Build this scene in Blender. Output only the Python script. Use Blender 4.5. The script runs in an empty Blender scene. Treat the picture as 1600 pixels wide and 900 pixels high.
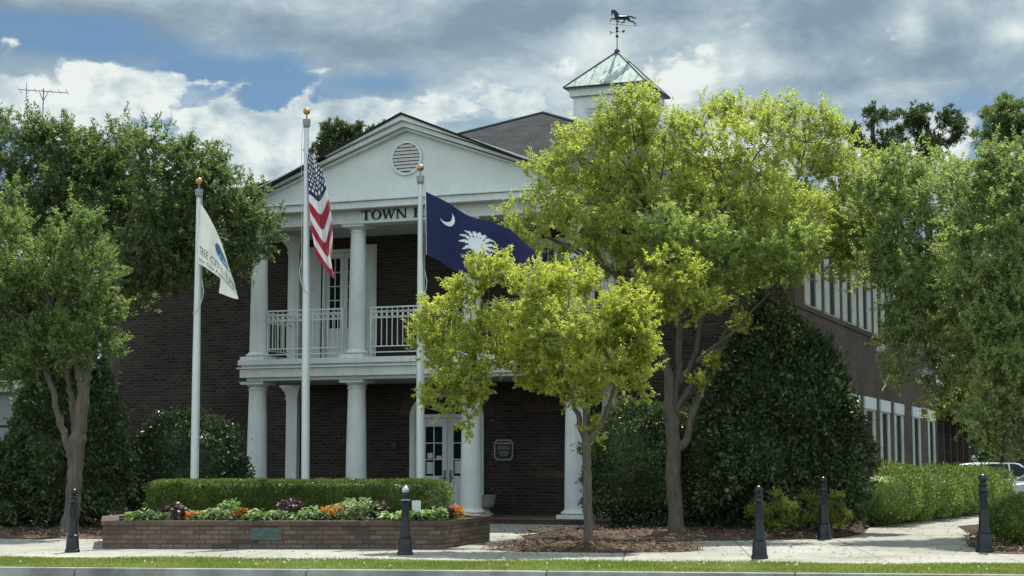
import bpy, math, random
import numpy as np
from mathutils import Vector, Matrix
R = math.radians
PI = math.pi
scene = bpy.context.scene
COL = scene.collection

# ------------------------------------------------------------------ camera
FPX = 2600.0
TH = math.atan(272 / FPX)
CAMH = 1.35
cam_d = bpy.data.cameras.new('camera')
cam_d.sensor_width = 36
cam_d.lens = FPX / 1600 * 36
cam_d.clip_end = 3000
cam = bpy.data.objects.new('camera', cam_d)
cam.location = (0, 0, CAMH)
cam.rotation_euler = (R(90) + TH, 0, 0)
COL.objects.link(cam)
scene.camera = cam

# ------------------------------------------------------------------ sun, sky, exposure
SUN_EL, SUN_AZ = R(62), R(18)          # the sun stands behind the building, a little to the right
sd = bpy.data.lights.new('sun', 'SUN')
sd.energy = 4.0
sd.angle = R(0.5)
sd.color = (1.0, 0.95, 0.86)
so = bpy.data.objects.new('sun', sd)
d = Vector((math.sin(SUN_AZ) * math.cos(SUN_EL), math.cos(SUN_AZ) * math.cos(SUN_EL), math.sin(SUN_EL)))
so.rotation_euler = d.to_track_quat('Z', 'Y').to_euler()
so.location = (20, 60, 50)
COL.objects.link(so)
scene.view_settings.view_transform = 'Standard'
scene.view_settings.look = 'None'
scene.view_settings.exposure = 0.95
scene.view_settings.gamma = 1.0
scene.view_settings.use_curve_mapping = False
cy = scene.cycles
cy.max_bounces = 7
cy.diffuse_bounces = 3
cy.glossy_bounces = 3
cy.transmission_bounces = 4
cy.transparent_max_bounces = 6
cy.caustics_reflective = False
cy.caustics_refractive = False
cy.use_denoising = True


class NT:
    """tiny node helper"""
    def __init__(s, tree):
        s.t = tree; s.n = tree.nodes; s.l = tree.links

    def node(s, typ, **kw):
        nd = s.n.new(typ)
        for k, v in kw.items():
            setattr(nd, k, v)
        return nd

    def put(s, sock, val):
        if isinstance(val, bpy.types.NodeSocket):
            s.l.new(val, sock)
        elif val is not None:
            if isinstance(val, (tuple, list)) and len(val) == 3 and sock.type == 'RGBA':
                val = (*val, 1)
            sock.default_value = val

    def math(s, op, a, b=None, c=None, clamp=False):
        nd = s.node('ShaderNodeMath', operation=op, use_clamp=clamp)
        s.put(nd.inputs[0], a)
        if b is not None: s.put(nd.inputs[1], b)
        if c is not None: s.put(nd.inputs[2], c)
        return nd.outputs[0]

    def mix(s, f, a, b, blend='MIX'):
        nd = s.node('ShaderNodeMix', data_type='RGBA', blend_type=blend)
        s.put(nd.inputs[0], f); s.put(nd.inputs[6], a); s.put(nd.inputs[7], b)
        return nd.outputs[2]

    def noise(s, vec, scale, detail=4, rough=.55, dist=0.0):
        nd = s.node('ShaderNodeTexNoise')
        if vec is not None: s.put(nd.inputs['Vector'], vec)
        nd.inputs['Scale'].default_value = scale
        nd.inputs['Detail'].default_value = detail
        nd.inputs['Roughness'].default_value = rough
        nd.inputs['Distortion'].default_value = dist
        return nd.outputs[0]

    def ramp(s, f, stops, interp='LINEAR'):
        nd = s.node('ShaderNodeValToRGB')
        nd.color_ramp.interpolation = interp
        e = nd.color_ramp.elements
        while len(e) < len(stops): e.new(.5)
        for i, (p, c) in enumerate(stops):
            e[i].position = p
            e[i].color = (*c, 1) if len(c) == 3 else c
        s.put(nd.inputs[0], f)
        return nd.outputs[0]

    def sstep(s, v, a, b):
        nd = s.node('ShaderNodeMapRange', interpolation_type='SMOOTHSTEP')
        s.put(nd.inputs[0], v)
        nd.inputs[1].default_value = a; nd.inputs[2].default_value = b
        return nd.outputs[0]


def make_world():
    w = bpy.data.worlds.new('World')
    scene.world = w
    w.use_nodes = True
    t = NT(w.node_tree)
    t.n.clear()
    sky = t.node('ShaderNodeTexSky', sky_type='NISHITA', sun_disc=False)
    sky.sun_elevation = SUN_EL
    sky.sun_rotation = SUN_AZ
    sky.air_density = 1.2
    sky.dust_density = 1.0
    sky.ozone_density = 1.5
    tc = t.node('ShaderNodeTexCoord')
    nrm = t.node('ShaderNodeVectorMath', operation='NORMALIZE')
    t.l.new(tc.outputs['Generated'], nrm.inputs[0])
    sx = t.node('ShaderNodeSeparateXYZ')
    t.l.new(nrm.outputs[0], sx.inputs[0])
    # azimuth and elevation in thousandths of a radian
    az = t.math('MULTIPLY', t.math('ARCTAN2', sx.outputs[0], sx.outputs[1]), 1000)
    el = t.math('MULTIPLY', t.math('ARCSINE', sx.outputs[2]), 1000)

    def vec(sx_, sy_, off=0.0):
        c = t.node('ShaderNodeCombineXYZ')
        t.put(c.inputs[0], t.math('MULTIPLY', az, sx_))
        t.put(c.inputs[1], t.math('MULTIPLY', el, sy_))
        c.inputs[2].default_value = off
        return c.outputs[0]

    def bump(px, py, rx, ry, amp):
        ca, ce = (px - 800) / 2.614, (722 - py) / 2.614
        dx = t.math('DIVIDE', t.math('SUBTRACT', az, ca), rx / 2.614)
        dy = t.math('DIVIDE', t.math('SUBTRACT', el, ce), ry / 2.614)
        d2 = t.math('ADD', t.math('MULTIPLY', dx, dx), t.math('MULTIPLY', dy, dy))
        g = t.math('POWER', 2.718, t.math('MULTIPLY', d2, -1))
        return t.math('MULTIPLY', g, amp)

    def total(base, items):
        for it in items:
            base = t.math('ADD', base, bump(*it))
        return base
    # high grey-blue sheet with soft bright openings
    nB = t.noise(vec(.0095, .017, 3.1), 1.0, 6, .56, .15)
    B = total(nB, [(250, 20, 420, 50, .24), (800, 40, 600, 90, .2), (1300, 100, 380, 160, .24), (1000, 160, 160, 60, .1),
                   (345, 122, 110, 24, -.24), (130, 92, 120, 14, -.18), (430, 162, 50, 34, -.26), (570, 130, 90, 14, -.1),
                   (1500, 190, 70, 50, -.1), (50, 58, 200, 16, -.16)])
    maskB = t.sstep(B, .34, .66)
    nB2 = t.noise(vec(.0125, .024, 9.4), 1.0, 8, .60, .2)
    litB = total(nB2, [(170, 48, 330, 28, -.15), (520, 75, 230, 28, -.12), (900, 20, 260, 30, -.12), (1432, 60, 26, 40, .22), (1585, 78, 36, 16, .24),
                       (760, 150, 200, 40, .12), (1170, 110, 100, 36, .12), (640, 205, 120, 30, .14), (880, 70, 90, 34, .14), (1240, 30, 200, 30, -.07), (1500, 130, 160, 50, -.05), (60, 12, 90, 22, .08), (470, 8, 120, 20, .12), (560, 110, 160, 22, .08)])
    colB = t.ramp(litB, [(.32, (.125, .172, .212)), (.43, (.165, .217, .257)), (.53, (.222, .277, .308)), (.64, (.31, .36, .375)), (.78, (.42, .45, .445))])
    # low bright cumulus
    nA = t.noise(vec(.017, .026, 21.7), 1.0, 8, .56, .15)
    A = total(t.math('MULTIPLY_ADD', nA, 1.7, -.35), [(30, 168, 80, 44, .24), (180, 185, 110, 62, .34), (330, 222, 60, 56, .3), (425, 250, 90, 52, .3), (520, 190, 120, 30, .12),
                   (330, 100, 150, 30, -.25), (430, 150, 45, 30, -.2), (470, 112, 110, 14, .16), (700, 175, 130, 30, .10), (100, 60, 300, 30, -.2), (800, 30, 700, 50, -.15), (1300, 100, 300, 120, -.12)])
    maskA = t.sstep(A, .53, .64)
    nA2 = t.noise(vec(.024, .036, 5.0), 1.0, 8, .6, .3)
    colA = t.ramp(nA2, [(.34, (.21, .26, .295)), (.46, (.31, .36, .375)), (.57, (.43, .46, .45))])
    skc = t.mix(1.0, sky.outputs[0], (.60, .78, .93), 'MULTIPLY')
    bg1 = t.node('ShaderNodeBackground'); t.l.new(skc, bg1.inputs[0]); bg1.inputs[1].default_value = .041
    cl = t.mix(maskA, colB, colA)
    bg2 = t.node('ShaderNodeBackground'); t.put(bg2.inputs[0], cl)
    # unseen clouds away from the sun are brightened as added front fill light
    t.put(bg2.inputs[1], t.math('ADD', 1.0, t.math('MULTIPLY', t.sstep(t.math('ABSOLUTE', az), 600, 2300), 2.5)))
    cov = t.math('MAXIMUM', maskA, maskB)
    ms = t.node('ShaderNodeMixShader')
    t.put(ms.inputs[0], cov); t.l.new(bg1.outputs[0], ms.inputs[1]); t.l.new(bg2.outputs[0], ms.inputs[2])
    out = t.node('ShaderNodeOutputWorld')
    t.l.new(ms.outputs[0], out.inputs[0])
    w.cycles.sampling_method = 'AUTOMATIC'


make_world()

# ------------------------------------------------------------------ geometry of the place (metres), camera at the kerb across the street
_c, _s = math.cos(TH), math.sin(TH)


def at(px, py, Y):
    """a point at forward distance Y seen in direction (px,py): only used to read sizes off the survey photograph"""
    r = (px - 800, FPX * _c + (py - 450) * _s, FPX * _s - (py - 450) * _c)
    k = Y / r[1]
    return Vector((r[0] * k, Y, CAMH + r[2] * k))


YAW = R(21.5)
EU = Vector((math.cos(YAW), -math.sin(YAW), 0))
EV = Vector((math.sin(YAW), math.cos(YAW), 0))
OB = Vector((-2.30, 38.17, 0))


def B(u, v, z=0):
    return OB + EU * u + EV * v + Vector((0, 0, z))


# ------------------------------------------------------------------ materials
def mat(name, rough=.6, spec=.3, metallic=0.0):
    m = bpy.data.materials.new(name)
    m.use_nodes = True
    t = NT(m.node_tree)
    b = t.n['Principled BSDF']
    b.inputs['Roughness'].default_value = rough
    b.inputs['Specular IOR Level'].default_value = spec
    b.inputs['Metallic'].default_value = metallic
    return m, t, b


def set_bump(t, b, h, strength=.3, dist=.01):
    bp = t.node('ShaderNodeBump')
    bp.inputs['Strength'].default_value = strength
    bp.inputs['Distance'].default_value = dist
    t.put(bp.inputs['Height'], h)
    t.l.new(bp.outputs[0], b.inputs['Normal'])


def obj_co(t):
    return t.node('ShaderNodeTexCoord').outputs['Object']


def uv_co(t):
    return t.node('ShaderNodeTexCoord').outputs['UV']


def m_plain(name, c, rough=.6, spec=.3, metallic=0.0, var=.08, scale=6.0, bump=0.0, bscale=40.0):
    m, t, b = mat(name, rough, spec, metallic)
    co = obj_co(t)
    n = t.noise(co, scale, 5, .6)
    lo = tuple(x * (1 - var) for x in c); hi = tuple(min(1, x * (1 + var)) for x in c)
    t.put(b.inputs['Base Color'], t.ramp(n, [(.3, lo), (.7, hi)]))
    if bump:
        set_bump(t, b, t.noise(co, bscale, 4, .6), bump, .01)
    return m


def m_brick(name, c1, c2, mortar, spread=1.0, bw=.213, bh=.076, ms=.011, dirt=.35):
    m, t, b = mat(name, .88, .15)
    uv = uv_co(t)
    br = t.node('ShaderNodeTexBrick')
    br.offset = .5
    t.put(br.inputs['Vector'], uv)
    br.inputs['Scale'].default_value = 1.0
    br.inputs['Brick Width'].default_value = bw
    br.inputs['Row Height'].default_value = bh
    br.inputs['Mortar Size'].default_value = ms
    br.inputs['Mortar Smooth'].default_value = .2
    br.inputs['Bias'].default_value = 0
    t.put(br.inputs['Color1'], c1); t.put(br.inputs['Color2'], c2); t.put(br.inputs['Mortar'], mortar)
    # brick to brick variation: second brick texture with extreme colours
    n = t.noise(uv, 2.2, 5, .65)
    n2 = t.noise(uv, 30, 3, .6)
    c = t.mix(t.math('MULTIPLY', n, dirt), br.outputs['Color'], tuple(x * .45 for x in c1), 'MIX')
    c = t.mix(.35, c, t.ramp(n2, [(.3, (.25, .25, .25)), (.7, (.85, .8, .75))]), 'OVERLAY')
    c = t.mix(.8, c, t.ramp(t.noise(uv, .45, 6, .7, .5), [(.34, (.62, .60, .60)), (.52, (.95, .95, .95)), (.68, (1.35, 1.3, 1.24))]), 'MULTIPLY')
    t.put(b.inputs['Base Color'], c)
    set_bump(t, b, t.math('SUBTRACT', t.math('MULTIPLY', n2, .3), br.outputs['Fac']), .6, .008)
    return m


def m_white(name, c=(.62, .645, .63), rough=.45, grime=.14, streak=.26):
    m, t, b = mat(name, rough, .35)
    co = obj_co(t)
    n = t.noise(co, 1.4, 6, .7)
    n2 = t.noise(co, 14, 4, .6)
    k = t.ramp(n, [(.35, tuple(x * (1 - grime) for x in c)), (.6, c)])
    k = t.mix(.12, k, t.ramp(n2, [(.35, (.35, .34, .31)), (.6, (.8, .8, .8))]), 'MULTIPLY')
    mp = t.node('ShaderNodeMapping'); mp.inputs['Scale'].default_value = (7, 7, .5); t.put(mp.inputs[0], co)
    n3 = t.noise(mp.outputs[0], 1.5, 5, .65)
    k = t.mix(streak, k, t.ramp(n3, [(.36, (.62, .61, .56)), (.5, (1, 1, 1))]), 'MULTIPLY')
    t.put(b.inputs['Base Color'], k)
    set_bump(t, b, n2, .08, .004)
    return m


def m_leaf(name, dark, mid, light, trans=.35, rough=.55, spec=.25, tcol=None, cl=1.3):
    """leaf colour varies leaf by leaf and in drifts through the crown (young growth, older growth)"""
    m = bpy.data.materials.new(name); m.use_nodes = True
    t = NT(m.node_tree); b = t.n['Principled BSDF']
    b.inputs['Roughness'].default_value = rough
    b.inputs['Specular IOR Level'].default_value = spec
    geo = t.node('ShaderNodeNewGeometry')
    n = t.noise(obj_co(t), cl, 3, .6)
    f = t.math('ADD', t.math('MULTIPLY', geo.outputs['Random Per Island'], .55), t.math('MULTIPLY', t.math('SUBTRACT', n, .27), 1.0))
    c = t.ramp(f, [(.15, dark), (.5, mid), (.85, light)])
    t.put(b.inputs['Base Color'], c)
    tr = t.node('ShaderNodeBsdfTranslucent')
    tc = t.mix(1.0, c, tcol or (1.25, 1.35, .75), 'MULTIPLY')
    t.put(tr.inputs[0], tc)
    ms = t.node('ShaderNodeMixShader'); ms.inputs[0].default_value = trans
    t.l.new(b.outputs[0], ms.inputs[1]); t.l.new(tr.outputs[0], ms.inputs[2])
    out = [x for x in t.n if x.type == 'OUTPUT_MATERIAL'][0]
    t.l.new(ms.outputs[0], out.inputs[0])
    return m


def m_bark(name, a=(.10, .085, .07), c=(.23, .2, .17)):
    m, t, b = mat(name, .9, .1)
    mp = t.node('ShaderNodeMapping'); mp.inputs['Scale'].default_value = (9, 9, 1.6)
    t.put(mp.inputs[0], obj_co(t))
    n = t.noise(mp.outputs[0], 2.2, 6, .65, .4)
    n2 = t.noise(obj_co(t), 2.0, 4, .6)
    k = t.ramp(n, [(.32, a), (.68, c)])
    k = t.mix(t.math('MULTIPLY', n2, .4), k, tuple(x * 1.15 for x in c))
    t.put(b.inputs['Base Color'], k)
    set_bump(t, b, n, .7, .02)
    return m


M = {}
M['white'] = m_white('white_paint')
M['stucco'] = m_white('white_stucco', (.62, .645, .625), .8, .08, .05)
M['trimgrey'] = m_white('weathered_white_trim', (.43, .44, .385), .7, .25)
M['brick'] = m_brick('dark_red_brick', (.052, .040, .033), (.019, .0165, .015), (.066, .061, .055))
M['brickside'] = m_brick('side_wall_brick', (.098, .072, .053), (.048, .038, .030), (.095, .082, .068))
M['brickp'] = m_brick('planter_brick', (.20, .145, .113), (.085, .062, .052), (.068, .057, .05), bw=.205, bh=.0725, ms=.009, dirt=.5)
M['brickcap'] = m_brick('planter_cap_brick', (.14, .10, .082), (.095, .068, .057), (.10, .08, .07), bw=.1, bh=.3, ms=.008, dirt=.5)
M['soldier'] = m_brick('soldier_brick', (.08, .045, .035), (.05, .032, .026), (.11, .095, .085), bw=.076, bh=.213, ms=.011)
M['glass'] = m_plain('dark_window_glass', (.012, .015, .018), .12, .12, 0, .1)
M['glassside'] = m_plain('tinted_side_glass', (.012, .014, .015), .5, .05, 0, .1)
M['copper'] = None


def m_copper():
    m, t, b = mat('patina_copper', .6, .3, .15)
    co = obj_co(t)
    n = t.noise(co, 1.6, 7, .7, .6)
    mp = t.node('ShaderNodeMapping'); mp.inputs['Scale'].default_value = (5, 5, .8); t.put(mp.inputs[0], co)
    n2 = t.noise(mp.outputs[0], 1.7, 5, .6)
    c = t.ramp(n, [(.32, (.12, .15, .135)), (.5, (.26, .33, .305)), (.68, (.42, .50, .47))])
    c = t.mix(.5, c, t.ramp(n2, [(.3, (.15, .175, .155)), (.65, (.42, .50, .475))]))
    t.put(b.inputs['Base Color'], c)
    return m


M['copper'] = m_copper()
M['copperdark'] = m_plain('dark_seam_copper', (.035, .05, .045), .5, .3, .2, .3)
M['vane'] = m_plain('blackened_vane_metal', (.018, .024, .026), .45, .4, .4, .3, 10)


def m_shingle():
    m, t, b = mat('asphalt_shingle', .95, .1)
    uv = uv_co(t)
    br = t.node('ShaderNodeTexBrick'); br.offset = .37; t.put(br.inputs['Vector'], uv)
    br.inputs['Brick Width'].default_value = .3; br.inputs['Row Height'].default_value = .145
    br.inputs['Mortar Size'].default_value = .012; br.inputs['Scale'].default_value = 1
    t.put(br.inputs['Color1'], (.033, .038, .041)); t.put(br.inputs['Color2'], (.018, .021, .024)); t.put(br.inputs['Mortar'], (.028, .026, .028))
    n = t.noise(uv, 1.1, 5, .7); n2 = t.noise(uv, 45, 3, .7)
    c = t.mix(.6, br.outputs[0], t.ramp(n, [(.35, (.3, .29, .3)), (.65, (.72, .7, .7))]), 'OVERLAY')
    c = t.mix(.5, c, t.ramp(n2, [(.3, (.2, .2, .2)), (.7, (.8, .8, .8))]), 'OVERLAY')
    t.put(b.inputs['Base Color'], c)
    set_bump(t, b, t.math('SUBTRACT', n2, br.outputs['Fac']), .5, .01)
    return m


M['shingle'] = m_shingle()
M['drip'] = m_plain('black_roof_edge', (.012, .011, .012), .7, .2)


def m_concrete():
    m, t, b = mat('pavement_concrete', .9, .15)
    co = obj_co(t)
    n = t.noise(co, .55, 6, .7); n2 = t.noise(co, 9, 5, .7); n3 = t.noise(co, 90, 2, .6)
    c = t.ramp(n, [(.32, (.185, .183, .16)), (.5, (.265, .263, .23)), (.68, (.325, .323, .285))])
    c = t.mix(.45, c, t.ramp(n2, [(.3, (.28, .27, .25)), (.65, (.66, .66, .66))]), 'OVERLAY')
    c = t.mix(.35, c, t.ramp(n3, [(.35, (.3, .3, .3)), (.65, (.72, .72, .72))]), 'OVERLAY')
    br = t.node('ShaderNodeTexBrick'); br.offset = 0
    mp = t.node('ShaderNodeMapping'); mp.inputs['Rotation'].default_value = (0, 0, R(5)); mp.inputs['Location'].default_value = (.5, .75, 0)
    t.put(mp.inputs[0], co); t.put(br.inputs['Vector'], mp.outputs[0])
    br.inputs['Brick Width'].default_value = 1.8; br.inputs['Row Height'].default_value = 1.8
    br.inputs['Mortar Size'].default_value = .012; br.inputs['Scale'].default_value = 1
    vo = t.node('ShaderNodeTexVoronoi', feature='DISTANCE_TO_EDGE'); vo.inputs['Scale'].default_value = .38
    vm = t.node('ShaderNodeVectorMath', operation='ADD'); t.l.new(co, vm.inputs[0])
    nv = t.node('ShaderNodeTexNoise'); nv.inputs['Scale'].default_value = 2.5; nv.inputs['Detail'].default_value = 5; t.l.new(co, nv.inputs[0]); t.l.new(nv.outputs[1], vm.inputs[1]); t.l.new(vm.outputs[0], vo.inputs[0])
    crk = t.math('MULTIPLY', t.math('LESS_THAN', vo.outputs[0], .0045), t.sstep(n, .45, .6))
    c = t.mix(t.math('MULTIPLY', crk, .7), c, (.07, .065, .055))
    c = t.mix(t.math('MULTIPLY', br.outputs['Fac'], .75), c, (.07, .065, .055))
    t.put(b.inputs['Base Color'], c)
    set_bump(t, b, t.math('SUBTRACT', n3, br.outputs['Fac']), .35, .008)
    return m


M['concrete'] = m_concrete()
M['kerb'] = m_plain('kerb_concrete', (.25, .245, .225), .9, .15, 0, .38, 2.2, .4, 60)
M['asphalt'] = m_plain('road_asphalt', (.05, .05, .052), .9, .2, 0, .25, 3, .5, 120)
M['soil'] = m_plain('dark_soil', (.05, .035, .025), .95, .1, 0, .35, 5, .6, 40)
M['mulch'] = m_plain('mulch_floor', (.085, .06, .043), .95, .1, 0, .5, 9, .8, 60)
M['lawn'] = m_plain('lawn_floor', (.085, .115, .03), .95, .1, 0, .35, 1.5, .5, 60)
M['straw'] = m_leaf('pine_straw', (.05, .033, .023), (.125, .083, .056), (.24, .17, .115), .1, .8, .1, (1, 1, 1), 1.5)
M['grass'] = m_leaf('grass_blades', (.11, .15, .04), (.19, .245, .06), (.32, .35, .13), .35, .6, .2, None, .8)
M['bark'] = m_bark('grey_brown_bark', (.05, .042, .034), (.13, .113, .092))
M['barkd'] = m_bark('dark_bark', (.05, .04, .032), (.12, .10, .085))
M['pole'] = m_plain('brushed_aluminium_pole', (.52, .54, .54), .42, .5, .35, .05, 3)
M['polecap'] = m_plain('grey_pole_truck', (.22, .22, .22), .5, .4, .3)
M['gold'] = m_plain('weathered_gold_ball', (.50, .27, .10), .34, .5, .75, .35, 14)
M['rope'] = m_plain('halyard_rope', (.42, .43, .42), .8, .2)
M['black'] = m_plain('gloss_black_cast_iron', (.008, .010, .013), .28, .4, 0, .25, 8)
M['silver'] = m_plain('worn_silver_cap', (.5, .52, .5), .3, .6, .8, .2, 30)
M['stone'] = m_plain('cast_stone', (.27, .275, .26), .85, .2, 0, .2, 8, .4)
M['bronze'] = m_plain('green_bronze', (.065, .095, .085), .6, .3, .3, .3, 12)
M['plaqued'] = m_plain('dark_plaque', (.014, .017, .017), .5, .3, 0, .2)
M['plaqueb'] = m_plain('plaque_rim', (.22, .21, .17), .5, .3, .2, .1)
M['letters'] = m_plain('dark_bronze_letters', (.012, .011, .011), .5, .3)
M['louver'] = m_plain('grey_louver_slats', (.46, .43, .41), .7, .2, 0, .1)
M['ventin'] = m_plain('vent_interior', (.02, .02, .02), .9, .1)
M['paper'] = m_plain('notice_paper', (.5, .52, .5), .8, .1)
M['steel'] = m_plain('door_hardware', (.16, .165, .17), .35, .5, .6)
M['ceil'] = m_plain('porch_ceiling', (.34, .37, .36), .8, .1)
M['greywall'] = m_plain('grey_panel_wall', (.22, .225, .23), .8, .2, 0, .12, 1.5)
M['carwhite'] = m_plain('white_car_paint', (.75, .76, .77), .18, .6)
M['carsilver'] = m_plain('silver_car_paint', (.42, .44, .46), .2, .6, .5)
M['tyre'] = m_plain('tyre_rubber', (.02, .02, .02), .85, .2)
M['lamp'] = m_plain('car_lamp_lens', (.7, .7, .68), .1, .6)
M['redlamp'] = m_plain('tail_lamp_lens', (.4, .02, .02), .15, .6)
# leaf kinds
M['l_yellow'] = m_leaf('yellow_green_leaves', (.24, .28, .07), (.40, .43, .10), (.56, .55, .15), .55, .55, .25)
M['l_lime'] = m_leaf('lime_green_leaves', (.23, .27, .085), (.36, .40, .12), (.50, .52, .165), .58, .55, .3)
M['l_mid'] = m_leaf('mid_green_leaves', (.15, .20, .09), (.25, .305, .125), (.38, .43, .19), .52, .5, .35)
M['l_front'] = m_leaf('front_green_leaves', (.18, .24, .09), (.29, .36, .125), (.42, .48, .18), .55, .5, .3)
M['l_left'] = m_leaf('green_leaves_left', (.10, .155, .065), (.165, .225, .09), (.255, .32, .12), .52, .55, .3)
M['l_deep'] = m_leaf('deep_green_leaves', (.07, .108, .048), (.115, .16, .068), (.18, .225, .09), .50, .5, .35)
M['l_pine'] = m_leaf('pine_needles', (.035, .058, .026), (.06, .09, .035), (.09, .12, .05), .3, .6, .2)
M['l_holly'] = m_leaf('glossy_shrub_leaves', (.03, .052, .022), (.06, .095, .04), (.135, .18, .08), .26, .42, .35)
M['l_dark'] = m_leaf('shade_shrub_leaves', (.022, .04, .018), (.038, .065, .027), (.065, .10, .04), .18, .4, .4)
M['l_hedge'] = m_leaf('boxwood_leaves', (.045, .08, .018), (.09, .135, .03), (.17, .21, .055), .3, .5, .3)
M['l_hedge2'] = m_leaf('path_hedge_leaves', (.05, .085, .02), (.10, .155, .033), (.24, .30, .07), .35, .5, .3)
M['l_juniper'] = m_leaf('juniper_needles', (.09, .12, .02), (.16, .19, .03), (.25, .26, .05), .3, .6, .2)
M['l_hosta'] = m_leaf('hosta_leaves', (.12, .20, .07), (.20, .31, .12), (.38, .47, .24), .3, .45, .35, None, 5)
M['l_varieg'] = m_leaf('variegated_leaves', (.13, .20, .08), (.26, .34, .17), (.48, .52, .34), .3, .45, .3, (1.1, 1.15, .8), 6)
M['l_purple'] = m_leaf('purple_coleus_leaves', (.045, .026, .032), (.085, .042, .052), (.12, .11, .075), .25, .45, .3, (1.2, .8, .9), 6)
M['f_orange'] = m_leaf('orange_petals', (.55, .10, .02), (.75, .20, .035), (.85, .32, .08), .3, .5, .2, (1.1, .9, .7), 6)
M['f_white'] = m_leaf('white_petals', (.55, .56, .5), (.72, .73, .68), (.8, .8, .78), .3, .6, .2, (1, 1, 1), 6)


# ------------------------------------------------------------------ mesh helpers
def tag(o, label=None, cat=None, group=None, kind=None):
    if label: o['label'] = label
    if cat: o['category'] = cat
    if group: o['group'] = group
    if kind: o['kind'] = kind
    return o


def empty(name, loc=(0, 0, 0), rz=0, **kw):
    o = bpy.data.objects.new(name, None)
    o.empty_display_size = .3
    COL.objects.link(o)
    o.location = loc; o.rotation_euler = (0, 0, rz)
    tag(o, **kw)
    return o


class MB:
    def __init__(s):
        s.v = []; s.f = []

    def add(s, vs, fs):
        k = len(s.v)
        s.v += [tuple(x) for x in vs]
        s.f += [tuple(i + k for i in f) for f in fs]
        return s

    def box(s, x0, x1, y0, y1, z0, z1):
        return s.add([(x0, y0, z0), (x1, y0, z0), (x1, y1, z0), (x0, y1, z0), (x0, y0, z1), (x1, y0, z1), (x1, y1, z1), (x0, y1, z1)],
                     [(0, 3, 2, 1), (4, 5, 6, 7), (0, 1, 5, 4), (1, 2, 6, 5), (2, 3, 7, 6), (3, 0, 4, 7)])

    def prism(s, poly, y0, y1, ax='y'):
        """poly in (x,z) counter-clockwise seen from -y, extruded along y; ax 'x': poly in (y,z) along x; 'z': poly in (x,y) along z"""
        n = len(poly)
        def P(a, b, c):
            return (a, c, b) if ax == 'y' else ((c, a, b) if ax == 'x' else (a, b, c))
        vs = [P(a, b, y0) for a, b in poly] + [P(a, b, y1) for a, b in poly]
        fs = [tuple(range(n)), tuple(range(2 * n - 1, n - 1, -1))]
        fs += [(i, i + n, (i + 1) % n + n, (i + 1) % n) for i in range(n)]
        return s.add(vs, fs)

    def lathe(s, prof, n=24, c=(0, 0, 0), flute=None):
        vs = []; fs = []
        for (r, z) in prof:
            for k in range(n):
                a = 2 * PI * k / n
                rr = r
                if flute and flute[0] < z < flute[1] and k % 2: rr = r - flute[2]
                vs.append((c[0] + rr * math.cos(a), c[1] + rr * math.sin(a), c[2] + z))
        for i in range(len(prof) - 1):
            for k in range(n):
                k2 = (k + 1) % n
                fs.append((i * n + k, i * n + k2, (i + 1) * n + k2, (i + 1) * n + k))
        fs.append(tuple(range(n - 1, -1, -1)))
        fs.append(tuple((len(prof) - 1) * n + k for k in range(n)))
        return s.add(vs, fs)

    def ball(s, c, r, n=16, m=10, sz=1.0):
        prof = [(max(1e-4, r * math.sin(PI * i / m)), -r * sz * math.cos(PI * i / m)) for i in range(m + 1)]
        return s.lathe(prof, n, c)

    def tube(s, pts, rad, n=8):
        pts = [Vector(p) for p in pts]
        if not isinstance(rad, (list, tuple)): rad = [rad] * len(pts)
        vs = []; fs = []
        prev = None
        for i, p in enumerate(pts):
            dr = (pts[min(i + 1, len(pts) - 1)] - pts[max(i - 1, 0)]).normalized()
            if prev is None:
                a = Vector((1, 0, 0)) if abs(dr.x) < .8 else Vector((0, 1, 0))
                u = dr.cross(a).normalized()
            else:
                u = (prev - dr * prev.dot(dr)).normalized()
            prev = u
            w = dr.cross(u)
            for k in range(n):
                t = 2 * PI * k / n
                vs.append(p + (u * math.cos(t) + w * math.sin(t)) * rad[i])
        for i in range(len(pts) - 1):
            for k in range(n):
                k2 = (k + 1) % n
                fs.append((i * n + k, i * n + k2, (i + 1) * n + k2, (i + 1) * n + k))
        fs.append(tuple(range(n - 1, -1, -1)))
        fs.append(tuple((len(pts) - 1) * n + k for k in range(n)))
        return s.add(vs, fs)

    def build(s, name, m, parent=None, smooth=False, bevel=0, label=None, sharp=35):
        me = bpy.data.meshes.new(name)
        me.from_pydata(s.v, [], s.f)
        me.update()
        box_uv(me)
        if smooth:
            me.polygons.foreach_set('use_smooth', [True] * len(me.polygons))
            me.set_sharp_from_angle(angle=R(sharp))
        me.materials.append(m)
        o = bpy.data.objects.new(name, me)
        COL.objects.link(o)
        if parent is not None: o.parent = parent
        if bevel:
            bv = o.modifiers.new('bevel', 'BEVEL'); bv.width = bevel; bv.segments = 2; bv.limit_method = 'ANGLE'
        if label: o['label'] = label
        return o


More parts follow.
